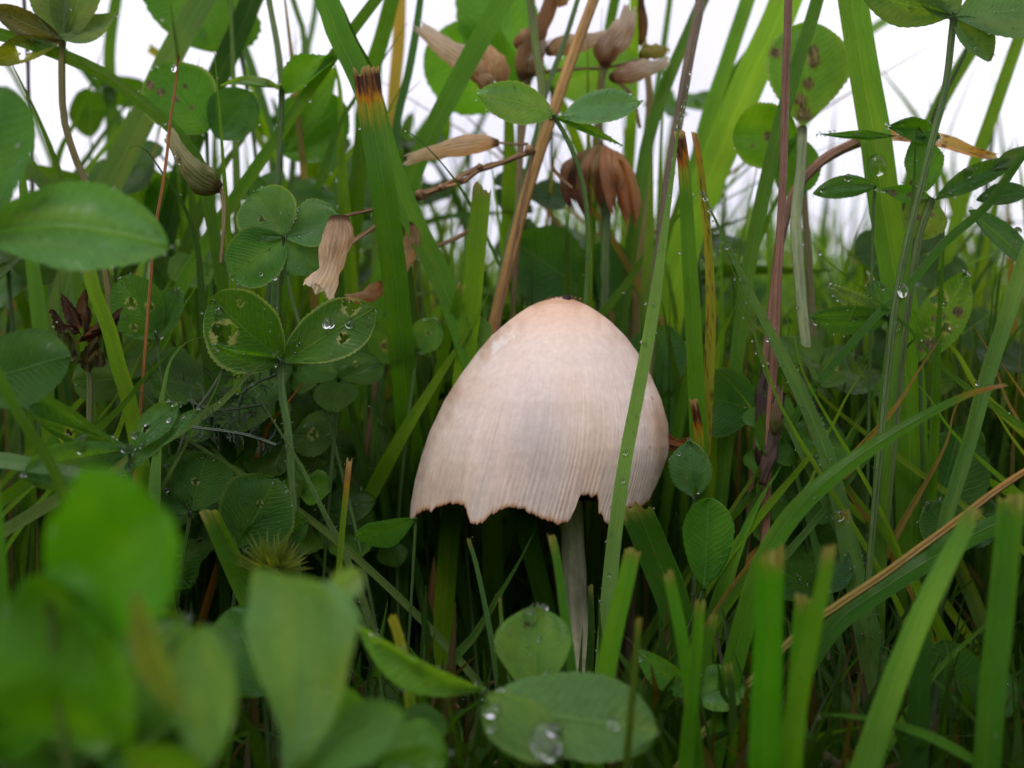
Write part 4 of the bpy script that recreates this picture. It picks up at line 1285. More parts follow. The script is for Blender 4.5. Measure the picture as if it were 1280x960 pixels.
clover('backlit clover leaf behind the hairy stem', (352, 192), [
    dict(t=(430, 128), w=96, shape='round', tilt=0.1, cup=0.2, col=(0.045, 0.13, 0.012)),
    dict(t=(420, 84, 2.5), w=40, shape='ellipse', cup=0.4, col=(0.08, 0.18, 0.02))], None, Y=2.8)
clover('crinkled weed leaves at the hairy stem node', (352, 112), [
    dict(t=(276, 108), w=16, shape='lance', cup=0.5, curve=-0.10, wave=0.1, col=(0.07, 0.14, 0.05)),
    dict(t=(418, 72), w=36, shape='ellipse', cup=0.5, tilt=0.5, wave=0.1, col=(0.07, 0.17, 0.02), teeth=0.04)], [(350, 180), (346, 260)], Y=0.9, stalk_w=7, name='weed_leaf', cat='weed')
clover('large dark clover leaflet behind the golden straw foot', (748, 375), [
    dict(t=(640, 300), w=96, shape='obovate', tilt=0.1, cup=0.2), dict(t=(765, 300), w=60, shape='round')], None, Y=2.8, col=(0.028, 0.08, 0.026))
# top-right leaves
clover('blurred drooping clover leaf hanging at the top corner', (1192, 22), [
    dict(t=(1072, -12), w=40, shape='ellipse', tilt=0.9, cup=0.2, bend=0.05),
    dict(t=(1300, 10), w=90, shape='obovate', tilt=0.3, cup=0.3),
    dict(t=(1238, 76), w=46, shape='ellipse', cup=0.5, tilt=0.2),
    dict(t=(1150, -50), w=60, shape='round')], [(1188, 60), (1182, 110), (1168, 165), (1152, 230), (1138, 285), (1124, 350), (1112, 440)], Y=-1.9, col=(0.065, 0.125, 0.06), stalk_w=9, stalk_col=(0.085, 0.15, 0.035), dew=3, host='drooping corner clover leaf')
clover('tangled weed with brown-striped leaf and water beads', (1165, 248), [
    dict(t=(1096, 236), w=22, shape='lance', cup=0.3, blots=[(0.2, 0.7, 0.06), (0.1, 0.4, 0.05)], col=(0.05, 0.14, 0.014)),
    dict(b=(1158, 240), t=(1148, 158), w=46, shape='lance', cup=0.25, tilt=0.2, col=(0.05, 0.13, 0.02)),
    dict(t=(1142, 300), w=58, shape='ellipse', cup=0.2, blots=[(0.3, 0.35, 0.05), (-0.2, 0.5, 0.05), (0.1, 0.2, 0.05)], col=(0.09, 0.15, 0.03)),
    dict(b=(1170, 245), t=(1284, 192), w=30, shape='lance', cup=0.35, tilt=0.4, bend=0.08, col=(0.028, 0.08, 0.02)),
    dict(b=(1220, 250), t=(1300, 238), w=28, shape='lance', cup=0.35, tilt=0.5, col=(0.022, 0.06, 0.02)),
    dict(b=(1212, 262), t=(1292, 335), w=36, shape='ellipse', cup=0.25, tilt=0.3, col=(0.035, 0.09, 0.04)),
    dict(b=(1120, 170), t=(1020, 168), w=11, shape='lance', cup=0.4, col=(0.04, 0.11, 0.015)),
    dict(b=(1175, 172), t=(1110, 158), w=32, shape='ellipse', cup=0.4, col=(0.035, 0.10, 0.014), wave=0.1),
    dict(b=(1240, 212), t=(1292, 180), w=20, shape='lance', cup=0.3, col=(0.05, 0.09, 0.05)),
], [(1150, 290), (1140, 350), (1128, 440)], Y=-0.3, stalk_w=10, name='tangled_weed', cat='weed', dew=5, dewr=(0.014, 0.03), stalk_col=(0.12, 0.18, 0.05))
clover('pointed dark leaflet carrying two water beads', (1094, 232), [
    dict(t=(1016, 242), w=28, shape='ellipse', tilt=0.4, cup=0.25, curve=-0.05)], [(1092, 260), (1090, 330)], Y=-0.1, col=(0.045, 0.11, 0.05), name='pointed_leaf', cat='leaf', stalk_w=4)
clover('wet shining leaf strewn with beads among the stalks', (1112, 398), [
    dict(t=(1036, 356), w=22, shape='ellipse', tilt=0.8, cup=0.3, col=(0.08, 0.14, 0.08)),
    dict(t=(1012, 396), w=34, shape='ellipse', tilt=1.0, cup=0.15),
    dict(t=(1090, 350), w=30, shape='ellipse', tilt=0.7)], None, Y=-0.1, col=(0.045, 0.11, 0.04), dew=20, dewr=(0.012, 0.034), host='wet shining leaf')
clover('lacy insect-eaten leaf speckled black beside the slim stalk', (1150, 452), [
    dict(t=(1208, 340), w=56, shape='ellipse', cup=0.2, tilt=0.2, holes=[(0.5, 0.65, 0.07), (-0.3, 0.4, 0.05), (0.2, 0.3, 0.04)],
         blots=[(0.0, 0.5, 0.04), (-0.5, 0.6, 0.05), (0.3, 0.45, 0.03), (-0.1, 0.2, 0.06), (0.2, 0.15, 0.05)], col=(0.07, 0.15, 0.02))], None, Y=0.0, dew=6, dewr=(0.012, 0.03), host='lacy insect-eaten leaf')
clover('broad dark leaflet deep among the stalks', (1165, 660), [
    dict(t=(1200, 540), w=100, shape='round', tilt=0.2), dict(t=(1110, 610), w=60, shape='round'), dict(t=(1250, 640), w=70, shape='round', tilt=0.5)], None, Y=0.4, col=(0.024, 0.068, 0.018))
clover('small rounded leaflet with a pale rim low at the stalk foot', (1200, 690), [
    dict(t=(1160, 628), w=56, shape='round', tilt=0.1, edge=(0.1, 0.15, 0.07))], None, Y=-0.8, col=(0.03, 0.08, 0.025), dew=4, host='small rounded rimmed leaflet')
clover('dark dewy leaf lying between the close blades and long stems', (1026, 742), [
    dict(t=(962, 706), w=54, shape='ellipse', tilt=0.5), dict(t=(1060, 690), w=40, shape='ellipse', tilt=0.5)], None, Y=-2.0, col=(0.026, 0.07, 0.028), dew=8, host='dark dewy leaf')
clover('soft blurred leaf low by the square-cut blade', (1210, 900), [
    dict(t=(1180, 800), w=70, shape='round', tilt=0.5), dict(t=(1260, 840), w=60, shape='round', tilt=0.5)], None, Y=-2.6, col=(0.028, 0.075, 0.022))
clover('gnawed leaf in the shade between two upright blades', (196, 420), [
    dict(t=(150, 348), w=74, shape='round', tilt=0.3, cup=0.2, holes=[(0.1, 0.6, 0.07), (-0.4, 0.4, 0.06), (0.5, 0.3, 0.05)]),
    dict(t=(222, 360), w=44, shape='round', tilt=0.3)], None, Y=-0.3, col=(0.035, 0.09, 0.018), dew=3, host='gnawed shaded leaf')
clover('chewed leaf with gaping holes beside the cap shoulder', (520, 440), [
    dict(t=(462, 410), w=56, shape='round', tilt=0.3, cup=0.2, holes=[(0.3, 0.55, 0.1), (-0.4, 0.35, 0.06)]),
    dict(t=(545, 400), w=42, shape='round', holes=[(0, 0.6, 0.07)])], None, Y=0.3, col=(0.06, 0.14, 0.03), dew=5, host='chewed leaf')
clover('lighter green leaf tucked behind the narrow blades at the cap shoulder', (590, 450), [
    dict(t=(600, 395), w=40, shape='round', tilt=0.2, col=(0.06, 0.13, 0.04))], None, Y=0.6)
clover('green clover leaf filling the gap behind the bud', (190, 300), [
    dict(t=(160, 205), w=86, shape='round', tilt=0.1), dict(t=(245, 220), w=80, shape='round'), dict(t=(215, 290), w=70, shape='round', tilt=0.4)], None, Y=3.4, col=(0.075, 0.17, 0.02))


# ------------------------------------------------------------------ dead and living clover flowers
def floret(mb, pts, wpx, Y, base, tipc, ribs=7, fray=True, nv=22, nu=18, seed=0):
    """one dry sheath: from its stalk end to its open mouth"""
    rr = random.Random(seed * 13 + 5)
    path = [P(p[0], p[1], p[2] if len(p) > 2 else Y) for p in pts]
    q, L = catmull(path, nv)
    ws = wpx if isinstance(wpx, list) else [wpx * k for k in (0.30, 0.85, 1.0, 0.95, 0.8, 0.62, 0.5)]
    P_, C_, U_ = [], [], []
    X = None
    for j, p in enumerate(q):
        t = j / (nv - 1)
        T = (q[min(j + 1, nv - 1)] - q[max(j - 1, 0)]).normalized()
        if X is None:
            X = T.orthogonal().normalized()
        X = (X - T * X.dot(T)).normalized()
        Yv = T.cross(X)
        r = pxw(lerp_list(ws, t), Y) / 2
        for i in range(nu):
            a = 2 * math.pi * i / nu
            k = 1 + 0.05 * math.cos(a * ribs + 3 * t) + 0.30 * noise.noise(Vector((math.cos(a) * 1.3 + seed, math.sin(a) * 1.3, t * 4))) + 0.22 * noise.noise(Vector((math.cos(a) * 3.1 + seed, math.sin(a) * 3.1, t * 9)))
            f = T * rr.uniform(-0.09, 0.09) * (1 if (fray and j == nv - 1) else 0)
            P_.append(p + (X * math.cos(a) + Yv * math.sin(a)) * r * k + f)
            n_ = noise.noise(Vector((a * 1.2 + seed, t * 5, 3)))
            c = mixc(base, tipc, t * 1.25 + 0.5 * n_)
            if t < 0.09:
                c = mixc((0.10, 0.05, 0.02), c, 0.3)
            c = tuple(x * (1 + 0.25 * noise.noise(Vector((math.cos(a) * 6, math.sin(a) * 6, t * 2 + seed)))) for x in c)
            C_.append(c)
            U_.append((abs(1 - 2 * i / nu) * 2, t * L * 2))
    b = len(mb.v)
    mb.grid(P_, C_, U_, nu, nv, wrap=True)
    mb.fan([b + i for i in range(nu)], q[0], C_[0], (0, 0))


def head(name, label, cat, Y, florets, stalks=(), group=None):
    root = None
    mn = stalks[0][0][-1] if stalks else florets[0][0][0]
    e = P(mn[0], mn[1], Y)
    root = empty(name, (e.x, e.y, e.z), label, cat, group)
    for k, (pts, wpx, c1, c2) in enumerate(florets):
        mb = MB()
        floret(mb, pts, wpx, Y, c1, c2, seed=k + int(pts[0][0]))
        mb.build('floret', M_DRY, root)
    for k, (pts, wpx, c1) in enumerate(stalks):
        mb = MB()
        tube(mb, [P(p[0], p[1], p[2] if len(p) > 2 else Y) for p in pts], [pxw(wpx, Y) / 2, pxw(wpx, Y) / 2 * 0.7], c1, nv=40, nu=8, bumps=0.4)
        mb.build('stalk', M_STEM, root)
    return root


FB, FW, FO = (0.64, 0.46, 0.27), (0.93, 0.87, 0.76), (0.76, 0.58, 0.38)
head('withered_clover_head', 'big withered clover head with pale tubular florets against the sky', 'dead flower', 2.4, [
    ([(614, 104), (590, 82), (562, 64), (541, 48), (523, 33)], 31, FB, (0.78, 0.70, 0.62)),
    ([(640, 118), (626, 112), (608, 100), (590, 88)], 27, (0.38, 0.24, 0.13), FO),
    ([(624, 108), (622, 90), (616, 74), (607, 60)], 30, FB, FO),
    ([(652, 100), (656, 75), (668, 45), (684, 18), (690, -8)], 27, FB, (0.50, 0.33, 0.20)),
    ([(648, 62), (653, 52), (662, 44), (672, 38)], 22, (0.40, 0.24, 0.12), FO),
    ([(660, 96), (664, 80), (672, 62), (680, 50)], 26, FB, FW),
    ([(682, 66), (700, 58), (724, 54), (752, 46), (762, 44)], 23, FB, (0.74, 0.66, 0.58)),
    ([(755, 84), (760, 62), (772, 46), (782, 30), (787, 12)], 33, (0.32, 0.17, 0.08), (0.76, 0.68, 0.60)),
    ([(762, 98), (778, 94), (798, 88), (816, 84), (832, 78)], 25, (0.42, 0.25, 0.12), (0.74, 0.68, 0.62)),
    ([(800, 72), (808, 66), (820, 64), (834, 62)], 19, (0.30, 0.30, 0.07), (0.50, 0.48, 0.20)),
    ([(690, 4), (702, -4), (716, -12)], 22, FB, FO),
    ([(800, 56), (804, 36), (802, 10), (800, -14)], 12, (0.50, 0.30, 0.10), (0.22, 0.13, 0.08)),
], [([(660, 98), (655, 140), (650, 200), (648, 270), (645, 330), (640, 420), (640, 700)], 9, (0.22, 0.15, 0.07)),
    ([(762, 96), (790, 120), (800, 160)], 5, (0.20, 0.12, 0.06)),
    ([(640, 112), (680, 90), (760, 84), (800, 74)], 5, (0.22, 0.13, 0.06))])
head('dry_floret', 'pale dry floret lying sideways before the bright slanting blade', 'dead floret', 1.2, [
    ([(624, 178), (598, 180), (570, 184), (540, 191), (510, 200)], 24, FO, (0.70, 0.60, 0.46)),
], [([(660, 180), (640, 180), (620, 178)], 4, (0.24, 0.14, 0.07))])
head('dry_floret', 'frayed papery floret hanging over the clover pair', 'dead floret', -0.9, [
    ([(424, 270), (424, 290), (418, 315), (411, 340), (399, 364)], [20, 29, 34, 34, 32, 28, 34, 42], (0.50, 0.38, 0.27), (0.80, 0.68, 0.55)),
], [([(466, 262), (440, 268), (424, 272)], 5, (0.20, 0.11, 0.05))])
head('dry_floret', 'tan floret half hidden behind the burnt-tipped blade', 'dead floret', 0.4, [
    ([(512, 278), (515, 300), (508, 325), (500, 345)], 22, (0.36, 0.22, 0.10), FO),
    ([(478, 352), (468, 364), (452, 372), (436, 372)], 18, (0.34, 0.18, 0.08), (0.60, 0.45, 0.30)),
])
head('flower_bud', 'greenish spent bud with glassy pale tip and beads', 'bud', -0.5, [
    ([(276, 236), (258, 228), (240, 212), (226, 192), (214, 172)], [12, 30, 35, 30, 22, 17, 19], (0.11, 0.13, 0.02), (0.50, 0.50, 0.30)),
], [([(274, 232), (279, 250), (280, 280), (276, 330)], 6, (0.24, 0.17, 0.07))])
head('brown_clover_head', 'drooping brown clover flower with pinkish hanging petals', 'dead flower', 2.0, [
    ([(752 + dx * 0.25, 180 + abs(dx) * 0.2, 2.0 + dz * 0.5), (748 + dx * 0.7, 186 + abs(dx) * 0.25, 2.0 + dz * 1.3), (743 + dx * 1.05 + dy * 0.3, 208, 2.0 + dz * 2.0), (746 + dx * 1.2 + dy * 0.5, 234 + dy, 2.0 + dz * 1.8), (750 + dx * 1.1 + dy * 0.8, 256 + dy * 1.6, 2.0 + dz * 1.6)],
     [4, 6, 6, 8, 11, 11, 9, 4], (c1[0] * 1.4 + 0.05, c1[1] * 1.52 + 0.05, c1[2] * 1.6 + 0.03), (c2[0] * 1.42 + 0.05, c2[1] * 1.6 + 0.06, c2[2] * 1.6 + 0.04))
    for dx, dz, dy, c1, c2 in [
        (-26, 0.0, -2, (0.22, 0.20, 0.09), (0.30, 0.14, 0.11)), (-16, -0.15, 6, (0.24, 0.22, 0.10), (0.28, 0.12, 0.10)), (-6, -0.22, -12, (0.30, 0.22, 0.12), (0.40, 0.20, 0.13)),
        (5, -0.25, -14, (0.26, 0.24, 0.10), (0.34, 0.20, 0.12)), (14, -0.22, 2, (0.40, 0.22, 0.13), (0.46, 0.22, 0.13)), (24, -0.15, 10, (0.42, 0.22, 0.12), (0.48, 0.22, 0.12)),
        (34, -0.05, 2, (0.44, 0.24, 0.13), (0.50, 0.24, 0.12)), (40, 0.1, -6, (0.42, 0.24, 0.14), (0.46, 0.22, 0.12)), (20, 0.1, 14, (0.34, 0.18, 0.10), (0.40, 0.18, 0.10)), (0, 0.1, 4, (0.25, 0.14, 0.09), (0.32, 0.14, 0.10)),
        (-34, 0.1, 2, (0.24, 0.13, 0.10), (0.30, 0.13, 0.10)), (30, 0.2, 14, (0.36, 0.2, 0.1), (0.42, 0.2, 0.11)), (-22, 0.25, 10, (0.2, 0.12, 0.09), (0.28, 0.12, 0.10)), (9, -0.28, 6, (0.38, 0.22, 0.13), (0.44, 0.22, 0.14)), (28, -0.2, -10, (0.44, 0.28, 0.16), (0.52, 0.30, 0.18)), (-11, -0.2, -4, (0.30, 0.28, 0.13), (0.36, 0.2, 0.14)),
        (18, -0.26, -8, (0.46, 0.28, 0.17), (0.5, 0.28, 0.17)), (-30, -0.1, -10, (0.26, 0.2, 0.12), (0.34, 0.18, 0.14)), (37, -0.12, 8, (0.4, 0.25, 0.14), (0.5, 0.28, 0.16)), (-20, 0.0, -14, (0.25, 0.25, 0.12), (0.3, 0.2, 0.13)),
    ]], [([(758, 196), (760, 230), (757, 290), (756, 350), (755, 430), (755, 640)], 13, (0.07, 0.12, 0.03))])
# twig of the brown seed stalks
tw = empty('forked_twig', P(650, 560, 0.8), 'forked brown twig dried thin, holding the frayed floret', 'twig')
for pts, wd in [([(668, 188), (645, 196), (622, 205), (600, 212), (580, 226), (558, 232), (535, 240), (520, 244)], 7),
                ([(600, 208), (575, 220), (550, 234), (528, 246), (500, 252), (466, 262)], 6),
                ([(528, 244), (505, 258), (470, 282), (445, 300), (436, 306)], 6),
                ([(690, 208), (700, 222), (714, 236)], 5), ([(668, 188), (656, 240), (640, 320), (620, 430), (615, 560)], 4)]:
    mb = MB()
    tube(mb, [P(a, b, 0.8) for a, b in pts], pxw(wd, 0.8) / 2, (0.26, 0.14, 0.065), nv=50, nu=8, bumps=0.8)
    mb.build('branch', M_STEM, tw)
for px, py, r in [(600, 208, 4), (575, 224, 4), (552, 234, 5), (524, 243, 6), (662, 187, 6)]:
    mb = MB()
    blob(mb, P(px, py, 0.75), pxw(r, 0.8), (0.28, 0.15, 0.075), R)
    mb.build('node', M_STEM, tw)

# withered brown leaf on the left, blackened stump on the right
wl = empty('withered_leaf', P(110, 520, -0.6), 'crumpled rust-brown withered leaf speckled black near a green blade', 'dead leaf')
for pts, wd, c in [(((96, 418), (62, 388)), 22, (0.075, 0.045, 0.03)), (((100, 415), (76, 368)), 16, (0.11, 0.06, 0.04)), (((108, 420), (106, 362)), 15, (0.09, 0.055, 0.035)),
                   (((112, 422), (150, 392)), 20, (0.07, 0.04, 0.03)), (((104, 455), (84, 412)), 44, (0.12, 0.15, 0.04)), (((112, 460), (122, 425)), 28, (0.10, 0.10, 0.04)), (((100, 428), (132, 408)), 20, (0.2, 0.09, 0.035))]:
    mb = MB()
    leaf_blade(mb, P(*pts[0], -0.6), P(*pts[1], -0.9), pxw(wd, -0.7), c, tilt=R.uniform(-0.8, 0.8), shape='ellipse', cup=0.7, wave=0.16, nu=21, nv=24,
               blots=[(R.uniform(-.6, .6), R.uniform(.2, .8), 0.05) for _ in range(5)], teeth=0.08)
    mb.build('scrap', M_DRY, wl)
mb = MB()
tube(mb, [P(104, 440, -0.6), P(112, 470, -0.6), P(112, 520, -0.6), P(110, 600, -0.6)], 0.04, (0.13, 0.15, 0.05))
mb.build('stalk', M_STEM, wl)
bs = empty('blackened_stalk', P(955, 640, -0.9), 'thick rotten blackened stalk with a torn pale top', 'rotten stalk')
mb = MB()
tube(mb, [P(975, 490, -0.9), P(970, 530, -0.9), P(962, 565, -0.9), P(952, 606, -0.9)], [pxw(6, 0), pxw(6, 0), pxw(7, 0), pxw(3, 0)], (0.07, 0.042, 0.03), bumps=0.9, nu=14)
mb.build('sheath', M_STEM, bs)
mb = MB()
floret(mb, [(968, 545), (970, 520), (973, 500), (974, 488)], 15, -1.1, (0.16, 0.22, 0.04), (0.45, 0.32, 0.26), seed=4)
mb.build('torn_top', M_DRY, bs)
mb = MB()
tube(mb, [P(957, 455, -0.2), P(955, 500, -0.2), P(958, 560, -0.2), P(955, 640, -0.2)], [0.04, 0.12, 0.11, 0.05], (0.04, 0.022, 0.016), bumps=0.6, nu=14)
mb.build('husk', M_STEM, bs)
dr = empty('dry_leaf', P(1130, 220, 0.4), 'tan dry grass leaf pointing out beside the weed', 'dead leaf')
mb = MB()
ribbon(mb, [P(1246, 197, 0.4), P(1215, 190, 0.4), P(1180, 178, 0.4), P(1130, 170, 0.4), P(1085, 172, 0.4)], [pxw(9, 0), pxw(18, 0), pxw(19, 0), pxw(15, 0)], (0.42, 0.26, 0.16), 'tan', 10, 20, 0.4, 50, 9, crinkle=0.12, spots=1)
mb.build('blade', M_BLADE, dr)

# feathery yarrow fronds in the dark hollow, and a spiky tuft of young leaves
def frond(label, pts, Y, n, ln, col):
    path = [P(a, b, Y) for a, b in pts]
    q, L = catmull(path, n)
    root = empty('feathery_frond', (q[-1].x, q[-1].y, q[-1].z), label, 'yarrow leaf')
    mb = MB()
    tube(mb, path, 0.02, col, nv=40, nu=6)
    mb.build('rib', M_STEM, root)
    mb = MB()
    for k, p in enumerate(q):
        T = (q[min(k + 1, n - 1)] - q[max(k - 1, 0)]).normalized()
        for s in (-1, 1):
            if R.random() < 0.35:
                continue
            l_ = ln * math.sin(math.pi * (k + 1) / (n + 1)) ** 0.6 * R.uniform(0.4, 1.1)
            d = Vector((-T.z * s + R.uniform(-0.5, 0.5), R.uniform(-0.9, 0.9), T.x * s + R.uniform(-0.4, 0.4))).normalized()
            d = (d - T * 0.35).normalized()
            e = p + d * l_
            tube(mb, [p, p.lerp(e, 0.5) - T * 0.02, e], [0.008, 0.004], col, nv=5, nu=4, cap=False)
            for m in range(3):
                a = p.lerp(e, 0.4 + 0.25 * m)
                for s2 in (-1, 1):
                    d2 = (d + Vector((R.uniform(-1, 1), R.uniform(-1, 1), R.uniform(-1, 1))) * 0.8).normalized()
                    tube(mb, [a, a + d2 * l_ * 0.35], [0.006, 0.003], col, nv=3, nu=4, cap=False)
    tag(mb.build('leaf_threads', M_STEM, root), kind='stuff')


frond('feathery grey-green frond slanting down the dark hollow', [(282, 458), (262, 490), (246, 512), (232, 540), (215, 590)], -1.2, 22, 0.42, (0.085, 0.12, 0.06))
frond('fine feathery frond lying level above the shaded clover', [(345, 556), (310, 544), (275, 538), (240, 534)], -1.5, 18, 0.24, (0.10, 0.14, 0.09))
frond('dim feathery frond above the level one', [(330, 505), (300, 510), (265, 512), (235, 500)], -0.9, 18, 0.26, (0.07, 0.11, 0.05))
frond('second dim feathery frond by the clover stalk', [(345, 468), (318, 480), (300, 500), (296, 560)], -0.6, 16, 0.28, (0.06, 0.10, 0.045))
tf = empty('spiky_tuft', P(342, 735, -2.8), 'yellow-green spiky tuft of young leaves in the shade', 'moss tuft')
mb = MB()
for k in range(130):
    a = R.uniform(0, 2 * math.pi)
    el = R.uniform(0.1, 1.4)
    c0 = P(342 + R.uniform(-10, 10), 715, -2.8)
    d = Vector((math.cos(a) * math.cos(el), math.sin(a) * math.cos(el), math.sin(el)))
    ribbon(mb, [c0 + d * R.uniform(0.3, 0.48), c0 + d * 0.2, c0], 0.035, jig((0.11, 0.15, 0.03), 0.2), 'point', 0, 0, 0.2, 5, 3)
tag(mb.build('needle_leaves', M_BLADE, tf), kind='stuff')
mb = MB()
tube(mb, [P(342, 718, -2.8), P(344, 800, -2.8), P(344, 960, -2.8)], 0.04, (0.06, 0.11, 0.03))
mb.build('stalk', M_STEM, tf)


# ------------------------------------------------------------------ undergrowth: individual blades and clovers, then the uncountable rest
def in_view(x, y):
    d = y + DIST
    return d > 1 and abs(x) < 0.47 * d


LAND = [(230, 105, 'black-blotched leaflet'), (240, 20, 'topmost leaflet'), (100, 290, 'large grey-green leaflet'), (30, 180, 'upper frame-edge leaflet'), (40, 445, 'dark round leaflet'),
        (345, 270, 'twin round leaflets'), (310, 405, 'big-holed leaflet'), (410, 410, 'oval holed leaflet'), (415, 315, 'frayed floret'), (240, 205, 'greenish bud'), (90, 400, 'withered leaf'),
        (75, 540, 'flat dewy leaf'), (220, 460, 'curled ribbon blade'), (457, 90, 'burnt brown tip'), (490, 400, 'burnt-tipped blade'), (350, 110, 'hairy stem node'), (540, 50, 'white floret mouth'),
        (600, 80, 'withered head'), (640, 118, 'neat oval leaflet'), (755, 130, 'second oval leaflet'), (760, 230, 'drooping brown flower'), (600, 250, 'snipped bright blade'), (780, 40, 'curved white floret'),
        (830, 65, 'lime floret'), (580, 190, 'sideways floret'), (660, 260, 'golden straw'), (700, 372, 'cap crown'), (560, 480, 'cap flank'), (850, 170, 'brown-tipped stub'), (885, 350, 'rust-flecked blade'),
        (930, 120, 'wide backlit blade'), (1008, 90, 'spotted oval leaf'), (935, 185, 'lower spotted leaf'), (980, 300, 'red-brown straw'), (1080, 120, 'broad upright blade'), (1130, 200, 'brown-striped weed leaf'),
        (1240, 220, 'dark lance weed leaf'), (1200, 30, 'drooping corner leaf'), (1070, 370, 'wet shining leaf'), (1190, 380, 'lacy eaten leaf'), (905, 500, 'rounded shaded leaflet'), (960, 540, 'blackened stalk'),
        (1200, 590, 'broad dark leaflet'), (1240, 450, 'pale leaning blade'), (830, 440, 'leaflet over the shoulder'), (1000, 420, 'pale whitish stem'), (1040, 230, 'pointed beaded leaflet'), (150, 380, 'gnawed leaf')]


def hairs(o, n, ln, col=(0.5, 0.55, 0.45), edge_only=True):
    me = o.data
    o0 = Vector(o.location) / S
    if o.parent is not None:
        o0 = o0 + Vector(o.parent.location) / S
    mb = MB()
    vs = [v for v in me.vertices]
    uvl = me.uv_layers[0].data
    ok = set()
    for l in me.loops:
        if not edge_only or abs(uvl[l.index].uv[0]) > 0.98:
            ok.add(l.vertex_index)
    ok = sorted(ok)
    for k in range(n):
        v = vs[R.choice(ok)]
        p = v.co / S + o0
        d = (v.normal * R.choice((-1, 1)) * 0.6 + Vector((R.uniform(-1, 1), R.uniform(-0.6, 0.6), R.uniform(-0.3, 0.9)))).normalized()
        if not edge_only:
            d = (v.normal + Vector((0, 0, R.uniform(-0.4, 0.4)))).normalized()
        e = p + d * ln * R.uniform(0.6, 1.2)
        tube(mb, [p, p.lerp(e, 0.5), e], [0.004, 0.0015], col, nv=3, nu=3, cap=False)
    par = o.parent or o
    tag(mb.build('fine_hairs', M_STEM, par), kind='stuff')


def near_land(px, py):
    px, py = min(max(px, 10), 1270), max(py, 10)
    return min(LAND, key=lambda q: (q[0] - px) ** 2 + (q[1] - py) ** 2)[2]


def rel_land(px, py):
    px, py = min(max(px, 10), 1270), max(py, 10)
    q = min(LAND, key=lambda q: (q[0] - px) ** 2 + (q[1] - py) ** 2)
    dx, dy = px - q[0], py - q[1]
    if abs(dy) < 22:
        side = 'inward' if (dx > 0) == (px < 640) else 'outward'
        return f'just {side} of the {q[2]}'
    return ('above' if dy < -60 else 'just above' if dy < 0 else 'just below' if dy < 60 else 'below') + ' the ' + q[2]


areas = [('in the undergrowth left of the mushroom', -1, 0), ('in the undergrowth behind the mushroom', 0, 0), ('in the undergrowth right of the mushroom', 1, 0)]
rg = random.Random(21)
kinds = [('dark green', G_DARK), ('mid-green', G_MID), ('yellow-green', G_BRI), ('greyish green', G_GREY)]
for k in range(175):
    Y = rg.uniform(1.8, 13) if k % 3 else rg.uniform(1.4, 5)
    d = Y + DIST
    x = rg.uniform(-0.46, 0.46) * d
    ci = rg.choices([0, 1, 2, 3], [3, 4, 4, 1.5])[0]
    px = 640 + x / d * 1500
    top = rg.choices([rg.uniform(350, 520), rg.uniform(150, 350), rg.uniform(-60, 150)], [5, 4, 2.0])[0]
    if 800 < px < 1280 and Y < 5:
        top = max(top, 260)
    z = EYE + (480 - top) / 1500 * d
    lean = rg.choice([rg.uniform(-0.38, 0.38), rg.uniform(-0.95, 0.95)]) * z
    dy = rg.uniform(-0.1, 0.12) * z
    w_ = rg.uniform(0.10, 0.30)
    if Y < 3.2 and 560 < px + 0 < 900:
        lean *= 0.3
    if Y + dy < 2.2:
        dy = 0.0
    if Y > 10:
        z = max(z, 3 + rise(Y))
    path = [Vector((x + lean, Y + dy, z)), Vector((x + lean * 0.72, Y + dy * 0.5, z * 0.78)), Vector((x + lean * 0.30, Y + dy * 0.1, z * 0.42)), Vector((x, Y, -0.25 + rise(Y)))]
    path = [path[0] + Vector((lean * 0.15, 0, -abs(lean) * 0.25))] + path[1:]
    mb = MB()
    cut = rg.random() < 0.2
    ribbon(mb, path, [w_ * 0.8, w_, w_, w_ * 0.8], jig(kinds[ci][1], 0.2, rg), 'cut' if cut else 'point', rg.uniform(-50, 50), rg.uniform(-40, 40), 0.3, 26, 5, rr=rg, crinkle=0.05)
    o = mb.build('grass_blade', M_BLADE)
    where = 'left of' if px < 520 else ('behind' if px < 830 else 'right of')
    side = {'left of': 'beyond the clover leaves', 'behind': 'beyond the pale cap', 'right of': 'beyond the straws and weed'}[where]
    tall = 'tall' if top < 150 else ('middling' if top < 350 else 'short')
    wide = 'narrow' if w_ < 0.17 else ('broad' if w_ > 0.24 else 'slim')
    tip_ = path[0]
    tpx = 640 + tip_.x / (tip_.y + DIST) * 1500
    mode = 'upright' if abs(lean) < 0.1 * z else ('slanting' if abs(lean) < 0.25 * z else 'steeply leaning')
    tag(o, f'{wide} {mode} {kinds[ci][0]}{" cut-ended" if cut else ""} blade, tip {rel_land(tpx, top)}', 'grass blade', 'thicket grass blades behind the main clump')

